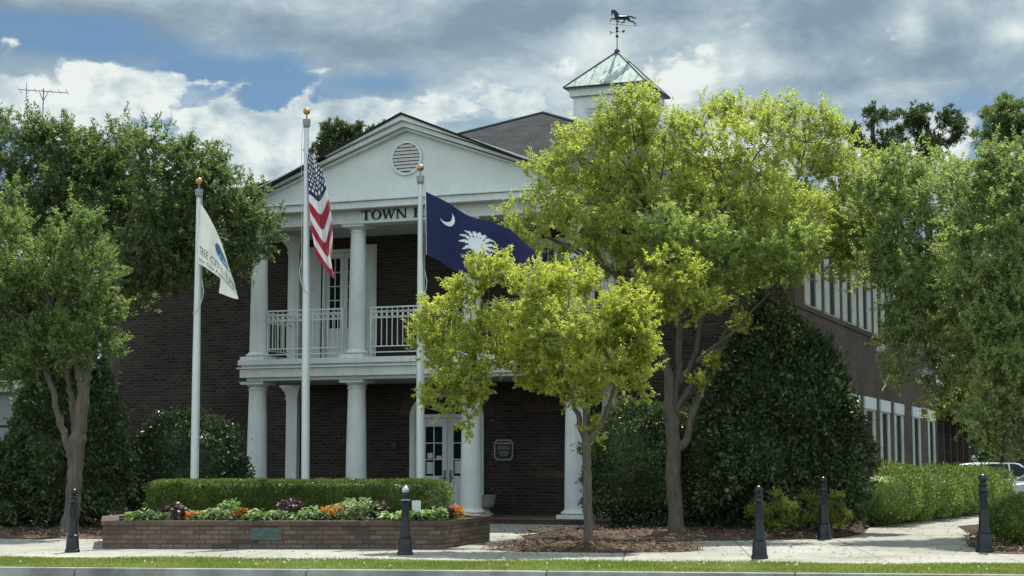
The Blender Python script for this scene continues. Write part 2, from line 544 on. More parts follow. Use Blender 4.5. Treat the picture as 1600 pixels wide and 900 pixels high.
def box_uv(me):
    nl = len(me.loops)
    if not nl: return
    uvl = me.uv_layers.new(name='UVMap')
    co = np.empty(len(me.vertices) * 3, np.float32); me.vertices.foreach_get('co', co); co = co.reshape(-1, 3)
    vi = np.empty(nl, np.int32); me.loops.foreach_get('vertex_index', vi)
    nr = np.empty(len(me.polygons) * 3, np.float32); me.polygons.foreach_get('normal', nr); nr = nr.reshape(-1, 3)
    lt = np.empty(len(me.polygons), np.int32); me.polygons.foreach_get('loop_total', lt)
    ln = np.repeat(nr, lt, axis=0)
    c = co[vi]
    a = np.abs(ln)
    uv = np.empty((nl, 2), np.float32)
    horiz = np.maximum(a[:, 0], a[:, 1]) < .35
    # vertical-ish faces: distance along the wall, height
    tx, ty = -ln[:, 1], ln[:, 0]
    L = np.sqrt(tx * tx + ty * ty) + 1e-9
    along = (c[:, 0] * tx + c[:, 1] * ty) / L
    slope = np.sqrt(1 - np.clip(a[:, 2], 0, .999) ** 2)
    uv[:, 0] = along; uv[:, 1] = c[:, 2] / np.maximum(slope, .2)
    uv[horiz, 0] = c[horiz, 0]; uv[horiz, 1] = c[horiz, 1]
    uvl.data.foreach_set('uv', uv.ravel())


def np_mesh(name, verts, quads, m, parent=None, tris=False):
    """fast mesh from arrays: verts (n,3), faces (k,3|4)"""
    me = bpy.data.meshes.new(name)
    k = quads.shape[1]
    me.vertices.add(len(verts)); me.vertices.foreach_set('co', np.ascontiguousarray(verts, np.float32).ravel())
    me.loops.add(quads.size); me.loops.foreach_set('vertex_index', np.ascontiguousarray(quads, np.int32).ravel())
    me.polygons.add(len(quads)); me.polygons.foreach_set('loop_start', np.arange(0, quads.size, k, dtype=np.int32))
    me.update(calc_edges=True)
    me.materials.append(m)
    o = bpy.data.objects.new(name, me)
    COL.objects.link(o)
    if parent is not None: o.parent = parent
    return o


def unit(a):
    return a / (np.linalg.norm(a, axis=1, keepdims=True) + 1e-9)


def leaf_arrays(rng, pos, dirs, L, W, droop=.25, upbias=.5):
    """one bent four-sided leaf per position; L, W arrays or numbers"""
    n = len(pos)
    dirs = unit(dirs)
    up = rng.normal(0, 1, (n, 3)); up[:, 2] += upbias * 2.2
    side = unit(np.cross(dirs, up))
    nor = unit(np.cross(side, dirs))
    L = np.broadcast_to(np.asarray(L, float), (n,))[:, None] * rng.uniform(.7, 1.25, (n, 1))
    W = np.broadcast_to(np.asarray(W, float), (n,))[:, None] * rng.uniform(.75, 1.2, (n, 1))
    b = pos
    tip = pos + dirs * L - nor * (droop * L)
    mid = pos + dirs * (L * .45) + nor * (L * .06)
    l = mid + side * (W * .5); r = mid - side * (W * .5)
    v = np.stack([b, l, tip, r], 1).reshape(-1, 3)
    f = np.arange(n * 4).reshape(n, 4)
    return v, f


def unit_dirs(rng, n):
    return unit(rng.normal(0, 1, (n, 3)))


# ------------------------------------------------------------------ ground, road, pavement
gm = MB(); gm.box(-1500, 1500, -400, 2500, -.40, -.16)
tag(gm.build('ground', M['lawn']), kind='structure')
K0, K1 = Vector((-6.62, 21.78, 0)), Vector((6.13, 20.19, 0))       # kerb line seen in the photo
kd = (K1 - K0).normalized(); kn = Vector((-kd.y, kd.x, 0))
KA, KB = K0 - kd * 60, K1 + kd * 60


def strip(d0, d1, z0, z1, name, m, a=KA, b=KB, bevel=0):
    P = [a + kn * d0, b + kn * d0, b + kn * d1, a + kn * d1]
    mb = MB(); mb.prism([(p.x, p.y) for p in P], z0, z1, 'z')
    return tag(mb.build(name, m, bevel=bevel), kind='structure')


strip(-26, -.30, -.159, -.150, 'road', M['asphalt'])
strip(-.30, 0, -.159, -.128, 'gutter', M['kerb'])
# kerb made of long concrete stones with open joints
kb = MB(); Ltot = (KB - KA).length; p = 0
rnd = random.Random(4)
while p < Ltot:
    q = min(Ltot, p + 3.05)
    a, b = KA + kd * (p + .006), KA + kd * (q - .006)
    dz = rnd.uniform(-.004, .004)
    P = [a, b, b + kn * .15, a + kn * .15]
    kb.prism([(v.x, v.y) for v in P], -.158, dz, 'z')
    p = q
tag(kb.build('kerb', M['kerb'], bevel=.014), kind='structure')
# yard slab behind the kerb (soil level) up to the car park
yb = MB()
P = [KA + kn * .15, KB + kn * .15, Vector((66, 47, 0)), Vector((9, 47.5, 0)), Vector((14, 90, 0)), Vector((-70, 90, 0))]
yb.prism([(v.x, v.y) for v in P], -.158, -.02, 'z')
tag(yb.build('yard', M['soil']), kind='structure')
pk = MB(); pk.box(12, 70, 47.6, 88, -.1595, -.155)
tag(pk.build('car_park', M['asphalt']), kind='structure')
GE = 2.02                                                         # back edge of the grass strip
# pavement sheet
pv = MB()
a, b = KA + kn * GE, KB + kn * GE
P = [a, b, b + kn * 6.0, Vector((9.3, 27.9, 0)), Vector((7.9, 27.7, 0)), Vector((9.4, 35.5, 0)), Vector((16.5, 46.5, 0)), Vector((14.2, 47.0, 0)),
     Vector((9.7, 39.4, 0)), Vector((7.4, 34.8, 0)), Vector((6.6, 31.6, 0)), Vector((5.6, 29.6, 0)), Vector((2.6, 28.7, 0)), Vector((0.3, 29.0, 0)), Vector((.15, 31.0, 0)),
     Vector((1.0, 33.4, 0)), B(4.6, -.9), B(4.9, -.52), B(-4.9, -.52), Vector((-7.2, 31.3, 0)), Vector((-7.2, 29.7, 0)), a + kn * 6.4]
pv.prism([(v.x, v.y) for v in P], -.0195, 0, 'z')
tag(pv.build('pavement', M['concrete']), kind='structure')
gb = MB()
P = [KA + kn * .15, KB + kn * .15, KB + kn * (GE - .004), KA + kn * (GE - .004)]
gb.prism([(v.x, v.y) for v in P], -.0195, .004, 'z')
tag(gb.build('verge', M['lawn']), kind='structure')
rng = np.random.default_rng(11)
n = 110000
tt = rng.uniform(46, 88, n); ss = rng.uniform(.13, GE + .05, n)
ss = ss + np.where(ss > GE - .1, np.sin(tt * 3.1) * .025 + np.sin(tt * 9.7) * .015, 0)
pos = np.array(KA)[None, :] + np.outer(tt, np.array(kd)) + np.outer(ss, np.array(kn)); pos[:, 2] = 0
dr = rng.normal(0, .45, (n, 3)); dr[:, 2] = 1
hgt = .038 + .02 * np.sin(tt * 1.7) * np.sin(tt * .63 + ss * 2)
v, f = leaf_arrays(rng, pos, dr, hgt, .012, .1, 0)
tag(np_mesh('verge_grass', v, f, M['grass']), 'bright mown grass strip between the kerb and the pavement', 'grass', kind='stuff')
n = 130
tt = rng.uniform(46, 88, n); ss = rng.uniform(.2, GE - .05, n)
pos = np.array(KA)[None, :] + np.outer(tt, np.array(kd)) + np.outer(ss, np.array(kn)); pos[:, 2] = .05
v, f = leaf_arrays(rng, np.repeat(pos, 5, 0), unit_dirs(rng, n * 5), .02, .018, .1, 1)
tag(np_mesh('clover_bloom', v, f, M['f_white']), 'tiny white clover blooms scattered through the grass strip', 'flowers', kind='stuff')


def inside(poly, x, y):
    r = np.zeros(len(x), bool); j = len(poly) - 1
    for i in range(len(poly)):
        xi, yi = poly[i]; xj, yj = poly[j]
        c = ((yi > y) != (yj > y)) & (x < (xj - xi) * (y - yi) / (yj - yi + 1e-12) + xi)
        r ^= c; j = i
    return r


def mulch_bed(poly, name, seed, hmax=.07, dens=260, straw=True):
    """low mound with a strewn straw cover"""
    rg = np.random.default_rng(seed)
    xs = [p[0] for p in poly]; ys = [p[1] for p in poly]
    cx, cy_ = sum(xs) / len(xs), sum(ys) / len(ys)
    # subdivide the rim, rings towards the middle
    rim = []
    for i in range(len(poly)):
        a, b_ = Vector((*poly[i], 0)), Vector((*poly[(i + 1) % len(poly)], 0))
        k = max(2, int((b_ - a).length / .25))
        for q in range(k):
            w = a.lerp(b_, q / k)
            rim.append((w.x + rg.normal(0, .02), w.y + rg.normal(0, .02)))
    nr = len(rim); vs = []; fs = []
    rings = [0, .06, .16, .4, .7]
    for ri, t in enumerate(rings):
        for (x, y) in rim:
            z = .004 + hmax * (1 - (1 - min(1, t / .5)) ** 2) + (rg.normal(0, .008) if ri else 0)
            vs.append((x + (cx - x) * t, y + (cy_ - y) * t, z if ri else .004))
    vs.append((cx, cy_, hmax))
    for ri in range(len(rings) - 1):
        for k in range(nr):
            k2 = (k + 1) % nr
            fs.append((ri * nr + k, ri * nr + k2, (ri + 1) * nr + k2, (ri + 1) * nr + k))
    for k in range(nr):
        fs.append(((len(rings) - 1) * nr + k, (len(rings) - 1) * nr + (k + 1) % nr, len(vs) - 1))
    mb = MB(); mb.add(vs, fs)
    o = tag(mb.build(name, M['mulch'], smooth=True, sharp=80), kind='structure')
    area = abs(sum(poly[i][0] * poly[(i + 1) % len(poly)][1] - poly[(i + 1) % len(poly)][0] * poly[i][1] for i in range(len(poly)))) / 2
    n = int(area * dens)
    x = rg.uniform(min(xs) - .1, max(xs) + .1, n * 3); y = rg.uniform(min(ys) - .1, max(ys) + .1, n * 3)
    px = cx + (x - cx) / 1.03; py = cy_ + (y - cy_) / 1.03
    ok = inside(poly, px, py)
    x, y = x[ok][:n], y[ok][:n]
    z = .02 + rg.uniform(.0, hmax * .9 + .03, len(x))
    dr = rg.normal(0, 1, (len(x), 3)); dr[:, 2] *= .25
    v, f = leaf_arrays(rg, np.stack([x, y, z], 1), dr, .14, .022, .1, 1)
    return v, f


straw = []
beds = [
    ([(-16, 29.75), (-7.3, 29.7), (-7.3, 31.4), (-6.2, 38), (-9.5, 43), (-16, 43)], 'mulch_bed', 1, .09, 130),
    ([(.25, 29.1), (2.6, 28.78), (5.55, 29.65), (6.5, 31.6), (7.3, 34.8), (9.6, 39.3), (13.9, 46.8), (12.0, 47), (8.0, 38.2), (4.6, 36.1), (3.2, 35.6), (1.2, 33.2), (.25, 31.0)], 'mulch_bed', 2, .09, 170),
    ([(-.45, 26.0), (.3, 25.35), (1.5, 25.15), (2.5, 25.35), (2.95, 25.9), (2.5, 26.9), (1.4, 27.5), (.2, 27.1)], 'mulch_bed', 3, .06, 420),
    ([(7.15, 24.95), (8.2, 24.6), (12, 24.2), (16, 24), (16, 38), (11, 36), (8.2, 30), (7.35, 27)], 'mulch_bed', 5, .08, 170),
]
V = []; F = []; k = 0
for pl, nm, sdd, hm, dn in beds:
    v, f = mulch_bed(pl, nm, sdd, hm, dn)
    V.append(v); F.append(f + k); k += len(v)
tag(np_mesh('pine_straw', np.concatenate(V), np.concatenate(F), M['straw']), 'rusty brown pine straw strewn over the planting beds', 'mulch', kind='stuff')

# ------------------------------------------------------------------ town hall
TH_ = empty('town_hall', OB, -YAW, label='dark brick two-storey civic hall with white columned portico and copper-roofed cupola', cat='building')
WT = .3
ZF, Z2 = .12, 3.75                                                # porch floor, balcony floor
WV = 2.0                                                          # wall plane behind the porch
UL, UR, VB = -9.9, 8.4, 26.5


def wall_front(openings, u0, u1, v0, z0, z1, name, m):
    """brick wall in the u direction with rectangular holes (u0,u1,z0,z1)"""
    us = sorted({u0, u1, *[o[0] for o in openings], *[o[1] for o in openings]})
    mb = MB()
    for a, b_ in zip(us, us[1:]):
        cuts = sorted([(o[2], o[3]) for o in openings if o[0] <= a + 1e-6 and o[1] >= b_ - 1e-6])
        z = z0
        for c0, c1 in cuts:
            if c0 > z: mb.box(a, b_, v0, v0 + WT, z, c0)
            z = c1
        if z1 > z: mb.box(a, b_, v0, v0 + WT, z, z1)
    return mb


DW, DSPR, DTOP = .97, 2.45, 3.10                                  # door arch half width, spring, crown
upd = [(-3.40, -2.26, Z2, 6.62), (2.26, 3.40, Z2, 6.62)]
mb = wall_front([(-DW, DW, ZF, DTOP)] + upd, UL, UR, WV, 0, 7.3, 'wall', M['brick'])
# spandrels over the elliptical arch
NA = 18
arc = [(DW * math.cos(PI * i / NA), DSPR + (DTOP - DSPR) * math.sin(PI * i / NA)) for i in range(NA + 1)]
for i in range(NA):
    (xa, za), (xb, zb) = arc[i], arc[i + 1]
    mb.add([(xa, WV, za), (xb, WV, zb), (xb, WV, DTOP), (xa, WV, DTOP), (xa, WV + WT, za), (xb, WV + WT, zb), (xb, WV + WT, DTOP), (xa, WV + WT, DTOP)],
           [(0, 3, 2, 1), (0, 1, 5, 4)])
mb.build('wall', M['brick'], TH_)
# arch ring of voussoirs, slightly proud
mb = MB()
def ringpt(a, k): return ((DW + k) * math.cos(a), DSPR + (DTOP - DSPR + k) * math.sin(a))
NV = 34
for i in range(NV):
    a0 = PI * (i + .04) / NV; a1 = PI * (i + .96) / NV
    mb.prism([ringpt(a0, .02), ringpt(a0, .29), ringpt(a1, .29), ringpt(a1, .02)][::-1], WV - .012, WV + .05)
mb.build('brick_arch', M['soldier'], TH_)
# side wall (u = UR) with long window rows
LOWW = [(3.1, 4.9), (5.75, 7.55), (8.45, 10.25), (11.1, 12.9), (13.75, 15.5), (16.4, 18.2), (20.2, 22.0), (23.9, 25.7)]
UPW = [(3.34 + 2.42 * i, 3.34 + 2.42 * i + 1.95) for i in range(9)]
mb = MB()
ops = [(a, b_, .9, 3.14) for a, b_ in LOWW] + [(a, b_, 4.98, 6.95) for a, b_ in UPW]
us = sorted({WV + WT, VB, *[o[0] for o in ops], *[o[1] for o in ops]})
for a, b_ in zip(us, us[1:]):
    cuts = sorted([(o[2], o[3]) for o in ops if o[0] <= a + 1e-6 and o[1] >= b_ - 1e-6])
    z = 0
    for c0, c1 in cuts:
        if c0 > z: mb.box(UR - WT, UR, a, b_, z, c0)
        z = c1
    mb.box(UR - WT, UR, a, b_, z, 7.3)
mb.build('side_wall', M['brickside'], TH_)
mb = MB()
mb.box(UL, UL + WT, WV + WT, VB, 0, 7.3); mb.box(UL + WT, UR - WT, VB - WT, VB, 0, 7.3)
mb.build('rear_wall', M['brickside'], TH_)
sb = MB()
for a, b_, z in [(2.05, 26.45, 4.90)]:
    sb.box(UR + .002, UR + .035, a, b_, z - .06, z + .06)
sb.build('brick_sill_course', M['brickside'], TH_)
for a, b_ in LOWW:
    w = MB()
    w.box(UR - .03, UR + .02, a, a + .38, 1.0, 2.76); w.box(UR - .03, UR + .02, b_ - .38, b_, 1.0, 2.76); w.box(UR - .03, UR + .022, a, b_, .9, 1.0); w.box(UR - .03, UR + .022, a, b_, 2.76, 2.80)
    wf = w.build('window', M['trimgrey'], TH_, bevel=.008)
    h = MB(); h.box(UR - .12, UR + .05, a - .03, b_ + .03, 2.803, 3.137); h.build('header', M['white'], wf, bevel=.008)
    g = MB(); g.box(UR - .05, UR - .02, a + .3, b_ - .3, .9, 2.80); g.build('pane', M['glassside'], wf)
for a, b_ in UPW:
    w = MB()
    w.box(UR - .03, UR + .02, a, a + .62, 5.0, 6.85); w.box(UR - .03, UR + .02, b_ - .62, b_, 5.0, 6.85); w.box(UR - .03, UR + .01, a, b_, 4.96, 5.0); w.box(UR - .03, UR + .022, a, b_, 6.85, 6.95)
    wf = w.build('window', M['trimgrey'], TH_, bevel=.008)
    g = MB(); g.box(UR - .05, UR - .02, a + .55, b_ - .55, 4.98, 6.95); g.build('pane', M['glassside'], wf)
# main cornice below the roof
mb = MB()
for (a, b_, c, d_) in [(UL - .45, UR + .45, WV - .5, WV - .002), (UR + .002, UR + .45, WV, VB + .4), (UL - .45, UL - .002, WV, VB + .4)]:
    mb.box(a, b_, c, d_, 7.18, 7.34)
    mb.box(a + .12 * (a < 0) - 0, b_ - .12, c + .12 * (c < 5 and c < WV), d_, 7.02, 7.178) if False else None
mb.box(UL - .12, -4.62, WV - .14, WV - .003, 6.86, 7.178); mb.box(4.62, UR + .12, WV - .14, WV - .003, 6.86, 7.178)
mb.box(UR + .003, UR + .12, WV, VB, 6.97, 7.178)
mb.build('cornice', M['white'], TH_, bevel=.01)
# hip roof
RP = (-.40, 9.75, 11.40)
E0, E1, F0, F1, ZE = UL - .55, UR + .55, WV - .6, VB + .5, 7.35
mb = MB()
r0, r1 = RP, (-.40, 18.2, 11.40)
A_, B_, C_, D_ = (E0, F0, ZE), (E1, F0, ZE), (E1, F1, ZE), (E0, F1, ZE)
mb.add([A_, B_, C_, D_, r0, r1], [(0, 1, 4), (1, 2, 5, 4), (2, 3, 5), (3, 0, 4, 5)])
mb.add([(p_[0], p_[1], ZE - .04) for p_ in (A_, B_, C_, D_)] + [A_, B_, C_, D_], [(0, 3, 2, 1), (0, 1, 5, 4), (1, 2, 6, 5), (2, 3, 7, 6), (3, 0, 4, 7)])
rf = mb.build('roof', M['shingle'], TH_)
cp = MB()
for a, b_ in [(A_, r0), (B_, r0), (r0, r1), (r1, C_), (r1, D_)]:
    cp.tube([a, b_], .055, 6)
cp.build('ridge_cap', M['shingle'], rf)

# --- portico
PV = -.30                                                         # frieze face
mb = MB()
mb.box(-4.95, 4.95, -.50, WV - .004, .001, ZF - .03)
mb.build('porch_step', M['soldier'], TH_)
mb = MB(); mb.box(-4.97, 4.97, -.52, WV - .002, ZF - .028, ZF); mb.build('porch_floor', M['brickcap'], TH_, bevel=.006)
mb = MB()                                                         # balcony slab
mb.box(-4.33, 4.33, -.45, WV - .004, 3.62, Z2)
mb.box(-4.27, 4.27, -.38, WV - .006, 3.572, 3.62)
mb.box(-4.36, 4.36, -.46, WV - .006, 3.535, 3.57)
mb.box(-4.30, 4.30, -.40, WV - .008, 3.33, 3.533)
mb.box(-4.18, 4.18, -.28, WV - .010, 3.255, 3.328)
mb.build('balcony', M['white'], TH_, bevel=.008)
mb = MB()                                                         # upper entablature
for (u0, u1, v0, v1) in [(-4.32, 4.32, PV, PV + .55), (-4.32, -3.77, PV + .552, WV - .004), (3.77, 4.32, PV + .552, WV - .004)]:
    mb.box(u0, u1, v0, v1, 6.88, 7.178)
mb.box(-4.62, 4.62, -.60, WV - .006, 7.18, 7.34)
mb.box(-4.70, 4.70, -.66, -.30, 7.342, 7.38)
mb.build('entablature', M['white'], TH_, bevel=.008)
mb = MB(); mb.box(-3.76, 3.76, .26, WV - .01, 6.90, 6.95); mb.box(-4.1, 4.1, -.1, WV - .02, 3.245, 3.253)
mb.build('porch_ceiling', M['ceil'], TH_)
AP, SL = 9.33, .425                                               # apex of roof surface, rake slope
def zr(u, top): return top - SL * abs(u)
mb = MB()
mb.prism([(-4.45, 7.382), (4.45, 7.382), (0, 7.382 + 4.45 * SL)], PV, PV + .2)
mb.build('pediment', M['stucco'], TH_)
mb = MB()                                                         # raking cornice: stepped bands
for (d0, d1, v0, UE) in [(.055, .17, -.66, 4.86), (.172, .30, -.56, 4.62), (.302, .37, -.44, 4.40)]:
    for sg in (-1, 1):
        P = [(0, AP - d0), (0, AP - d1), (sg * UE, zr(UE, AP - d1)), (sg * UE, zr(UE, AP - d0))]
        if sg > 0: P = P[::-1]
        P = [(a, max(b_, 7.384)) for a, b_ in P]
        mb.prism(P, v0, PV - .001)
mb.build('raking_cornice', M['white'], TH_, bevel=.006)
mb = MB()                                                         # gable roof over the portico
for sg in (-1, 1):
    P = [(0, AP), (0, AP - .052), (sg * 4.95, zr(4.95, AP - .052)), (sg * 4.95, zr(4.95, AP))]
    if sg > 0: P = P[::-1]
    mb.prism(P, -.70, 6.2)
pr = mb.build('portico_roof', M['drip'], TH_)
mb = MB()
for sg in (-1, 1):
    a = [(0, -.69, AP + .004), (sg * 4.94, -.69, zr(4.94, AP + .004)), (sg * 4.94, 6.2, zr(4.94, AP + .004)), (0, 6.2, AP + .004)]
    mb.add(a, [(0, 1, 2, 3) if sg > 0 else (3, 2, 1, 0)])
mb.build('shingles', M['shingle'], pr)
# louvred round vent
vt = MB()
vc, vr = (-.02, 8.33), .345
for i in range(40):
    a0, a1 = 2 * PI * i / 40, 2 * PI * (i + 1) / 40
    P = [(vc[0] + (vr + k) * math.cos(a), vc[1] + (vr + k) * math.sin(a)) for a, k in ((a0, 0), (a1, 0), (a1, .06), (a0, .06))]
    vt.prism(P[::-1], PV - .045, PV + .02)
vo = vt.build('vent', M['white'], TH_, smooth=True)
bk = MB(); bk.prism([(vc[0] + vr * math.cos(2 * PI * i / 40), vc[1] + vr * math.sin(2 * PI * i / 40)) for i in range(40)], PV - .006, PV + .001)
bk.build('vent_back', M['ventin'], vo)
lv = MB()
for i in range(8):
    z = vc[1] - vr + .045 + i * (2 * vr - .05) / 8
    w = math.sqrt(max(0, vr ** 2 - (z + .03 - vc[1]) ** 2)) - .003
    if w > .05:
        lv.add([(vc[0] - w, PV - .04, z), (vc[0] + w, PV - .04, z), (vc[0] + w, PV - .012, z + .062), (vc[0] - w, PV - .012, z + .062)], [(0, 1, 2, 3)])
        lv.box(vc[0] - w, vc[0] + w, PV - .042, PV - .036, z - .008, z)
lv.build('louvers', M['louver'], vo)

# --- lettering
def glyph(ch):
    """list of closed polygons in a box one unit tall, and the advance width"""
    q = []
    def bar(x0, x1, y0, y1): q.append([(x0, y0), (x1, y0), (x1, y1), (x0, y1)])
    def dg(x0, x1, x2, x3): q.append([(x0, 0), (x1, 0), (x3, 1), (x2, 1)])      # bottom span x0..x1, top span x2..x3
    def sf(x, w=.30): bar(x - w / 2, x + w / 2, 0, .05)
    def sft(x, w=.30): bar(x - w / 2, x + w / 2, .95, 1)
    if ch == 'T':
        bar(.32, .50, 0, 1); bar(.02, .80, .92, 1); bar(.02, .06, .76, .93); bar(.76, .80, .76, .93); sf(.41, .36); return q, .84
    if ch == 'H':
        bar(.12, .30, 0, 1); bar(.66, .84, 0, 1); bar(.28, .68, .47, .55)
        for x in (.21, .75): sf(x, .36); sft(x, .36)
        return q, .98
    if ch == 'L':
        bar(.10, .28, 0, 1); bar(.10, .70, 0, .07); bar(.66, .72, .0, .24); sft(.19, .34); sf(.17, .32); return q, .76
    if ch == 'N':
        bar(.12, .19, 0, 1); bar(.78, .85, 0, 1); q.append([(.66, 0), (.86, 0), (.26, 1), (.06, 1)]); sf(.16, .28); sft(.80, .28); sft(.12, .24); return q, .96
    if ch == 'A':
        q.append([(.06, 0), (.13, 0), (.46, 1), (.40, 1)]); q.append([(.66, 0), (.85, 0), (.48, 1), (.36, 1)]); bar(.20, .68, .30, .37); sf(.10, .26); sf(.76, .32); return q, .90
    if ch == 'W':
        q.append([(.26, 0), (.34, 0), (.22, 1), (.04, 1)]); q.append([(.28, 0), (.34, 0), (.62, 1), (.56, 1)])
        q.append([(.72, 0), (.80, 0), (.68, 1), (.50, 1)]); q.append([(.74, 0), (.80, 0), (1.06, 1), (1.0, 1)])
        sft(.13, .30); sft(.59, .30); sft(1.03, .24); return q, 1.16
    if ch == 'O':
        n = 28
        for i in range(n):
            a0, a1 = 2 * PI * i / n, 2 * PI * (i + 1) / n
            o = lambda a: (.46 + .43 * math.cos(a), .5 + .52 * math.sin(a)); ii = lambda a: (.46 + .25 * math.cos(a), .5 + .45 * math.sin(a))
            q.append([ii(a0), o(a0), o(a1), ii(a1)])
        return q, .94
    return q, .5


def lettering(text, x0, x1, z0, h, y, depth, m, parent, name='lettering'):
    mb = MB(); x = 0; items = []
    for ch in text:
        g, w = glyph(ch); items.append((g, x)); x += w + (.0 if ch != ' ' else 0)
    k = (x1 - x0) / (x)
    i = 0
    for g, gx in items:
        for poly in g:
            i += 1
            dy = (i % 7) * .0006
            mb.prism([(x0 + (gx + a) * k, z0 + b_ * h) for a, b_ in poly], y - depth - dy, y + .001)
    return mb.build(name, m, parent)


sg_ = MB(); sg_.box(-1.20, 1.24, PV - .035, PV - .001, 6.862, 7.176)
sgo = sg_.build('name_board', M['white'], TH_, bevel=.004)
lettering('TOWN HALL', -1.15, 1.19, 6.935, .215, PV - .036, .03, M['letters'], sgo)

# --- columns
UC = [-4.03, -1.40, 1.49, 3.97]
def column(u, v, z0, z1, rb, rt, side):
    c = MB()
    zb, zt = z0 + .20, z1 - .20
    prof = []
    for i in range(13):
        t = i / 12
        r = rb + (rt - rb) * (t ** 1.7)
        prof.append((r, zb + (zt - zb) * t))
    prof += [(rt + .0, zt), (rt + .022, zt + .005), (rt + .022, zt + .03), (rt, zt + .035), (rt, zt + .075)]
    c.lathe(prof, 40)
    o = c.build('column', M['white'], TH_, smooth=True, sharp=40)
    o.location = (u, v, 0)
    b_ = MB()
    b_.box(-side, side, -side, side, z0, z0 + .085)
    b_.lathe([(rb + .03, z0 + .0851), (rb + .075, z0 + .10), (rb + .085, z0 + .125), (rb + .07, z0 + .15), (rb + .035, z0 + .158), (rb + .03, z0 + .18), (rb + .004, z0 + .20)], 40)
    b_.build('base', M['white'], o, smooth=True, sharp=50)
    k = MB()
    k.lathe([(rt + .0, z1 - .125), (rt + .03, z1 - .11), (rt + .06, z1 - .08), (rt + .07, z1 - .0651)], 40)
    k.box(-side + .03, side - .03, -side + .03, side - .03, z1 - .065, z1 - .012)
    k.box(-side + .005, side - .005, -side + .005, side - .005, z1 - .012, z1 + .0)
    k.build('capital', M['white'], o, smooth=True, sharp=50)
    return o


for u in UC:
    column(u, 0, ZF, 3.243, .245, .205, .335)
    column(u, 0, Z2, 6.878, .215, .172, .315)
# --- pilasters at the wall
for u in (-4.13, 4.13):
    for z0, z1 in ((ZF, 3.244), (Z2, 6.898)):
        p_ = MB(); p_.box(u - .155, u + .155, WV - .17, WV - .003, z0, z1 - .30)
        po = p_.build('pilaster', M['white'], TH_, bevel=.006)
        k = MB(); k.box(u - .175, u + .175, WV - .19, WV - .003, z1 - .35, z1 - .302)
        for i in range(6):
            e_ = .16 + .13 * (i / 5) ** 1.6
            k.box(u - e_, u + e_, WV - .17 - .1 * (i / 5) ** 1.6, WV - .003, z1 - .30 + i * .05, z1 - .301 + (i + 1) * .05)
        k.build('capital', M['white'], po)

# --- railing
def railing(u0, u1, along='u', fix=0.0):
    mb = MB(); w = .014
    def bar(a, b_, z0, z1, t=w):
        if along == 'u': mb.box(a, b_, fix - t, fix + t, z0, z1)
        else: mb.box(fix - t, fix + t, a, b_, z0, z1)
    for z, t in ((4.925, .017), (4.835, .011), (4.685, .011), (4.02, .012), (3.885, .012)):
        bar(u0 + .001, u1 - .001, z - t, z + t, t)
    n = max(2, round((u1 - u0) / .137))
    st = (u1 - u0) / n
    for i in range(n + 1):
        x = u0 + i * st
        if i in (0, n): bar(x - w, x + w, Z2 + .001, 4.93, w + .002)
        else:
            bar(x - .0085, x + .0085, 4.032, 4.673, .0085); bar(x - .008, x + .008, 4.697, 4.823, .008); bar(x - .008, x + .008, 4.847, 4.907, .008)
        if i < n:
            cx = x + st / 2; pts = []
            for k in range(13):
                a = 2 * PI * k / 12
                pts.append((cx + .054 * math.cos(a), fix, 4.76 + .054 * math.sin(a)) if along == 'u' else (fix, cx + .054 * math.cos(a), 4.76 + .054 * math.sin(a)))
            mb.tube(pts, .009, 5)
    mb.build('railing', M['white'], TH_)


railing(-3.78, -1.78); railing(-1.05, 1.13); railing(1.86, 3.66)
railing(.27, 1.82, 'v', -4.05); railing(.27, 1.82, 'v', 4.0)

# --- entrance
def pframe(parent, name, m, boxes, bevel=.004):
    mb = MB()
    for b_ in boxes: mb.box(*b_)
    return mb.build(name, m, parent, bevel=bevel)


fr = MB()
NI = 24
def el(a, k): return ((DW - k) * math.cos(a), DSPR + (DTOP - DSPR - k) * math.sin(a))
for i in range(NI):
    a0, a1 = PI * i / NI, PI * (i + 1) / NI
    fr.prism([el(a0, .003), el(a0, .13), el(a1, .13), el(a1, .003)], WV - .03, WV + .16)
    fr.prism([el(a0, .13), el(a0, .19), el(a1, .19), el(a1, .13)], WV + .02, WV + .16)
for s_ in (-1, 1):
    x0, x1 = sorted((s_ * (DW - .003), s_ * (DW - .13))); fr.box(x0, x1, WV - .03, WV + .16, ZF + .001, DSPR)
    x0, x1 = sorted((s_ * (DW - .13), s_ * (DW - .235))); fr.box(x0, x1, WV + .02, WV + .16, ZF + .001, DSPR - .05)
fr.box(-DW + .13, DW - .13, WV + .01, WV + .16, DSPR - .045, DSPR + .045)
dfo = fr.build('door_frame', M['white'], TH_, smooth=True, sharp=30)
fl = MB(); fl.prism([el(PI * i / NI, .16) for i in range(NI + 1)][::-1], WV + .10, WV + .11)
flo = fl.build('fanlight', M['glass'], TH_)
fm = MB()
for i in range(1, 6):
    a = PI * i / 6
    p1 = el(a, .17)
    fm.tube([(0.1 * math.cos(a), WV + .09, DSPR + .05 + .06 * math.sin(a)), (p1[0], WV + .09, p1[1])], .011, 4)
fm.tube([(.13 * math.cos(PI * i / 10), WV + .085, DSPR + .045 + .12 * math.sin(PI * i / 10)) for i in range(11)], .013, 5)
fm.ball((0, WV + .085, DSPR + .06), .07, 12, 8)
fm.build('muntins', M['white'], flo)
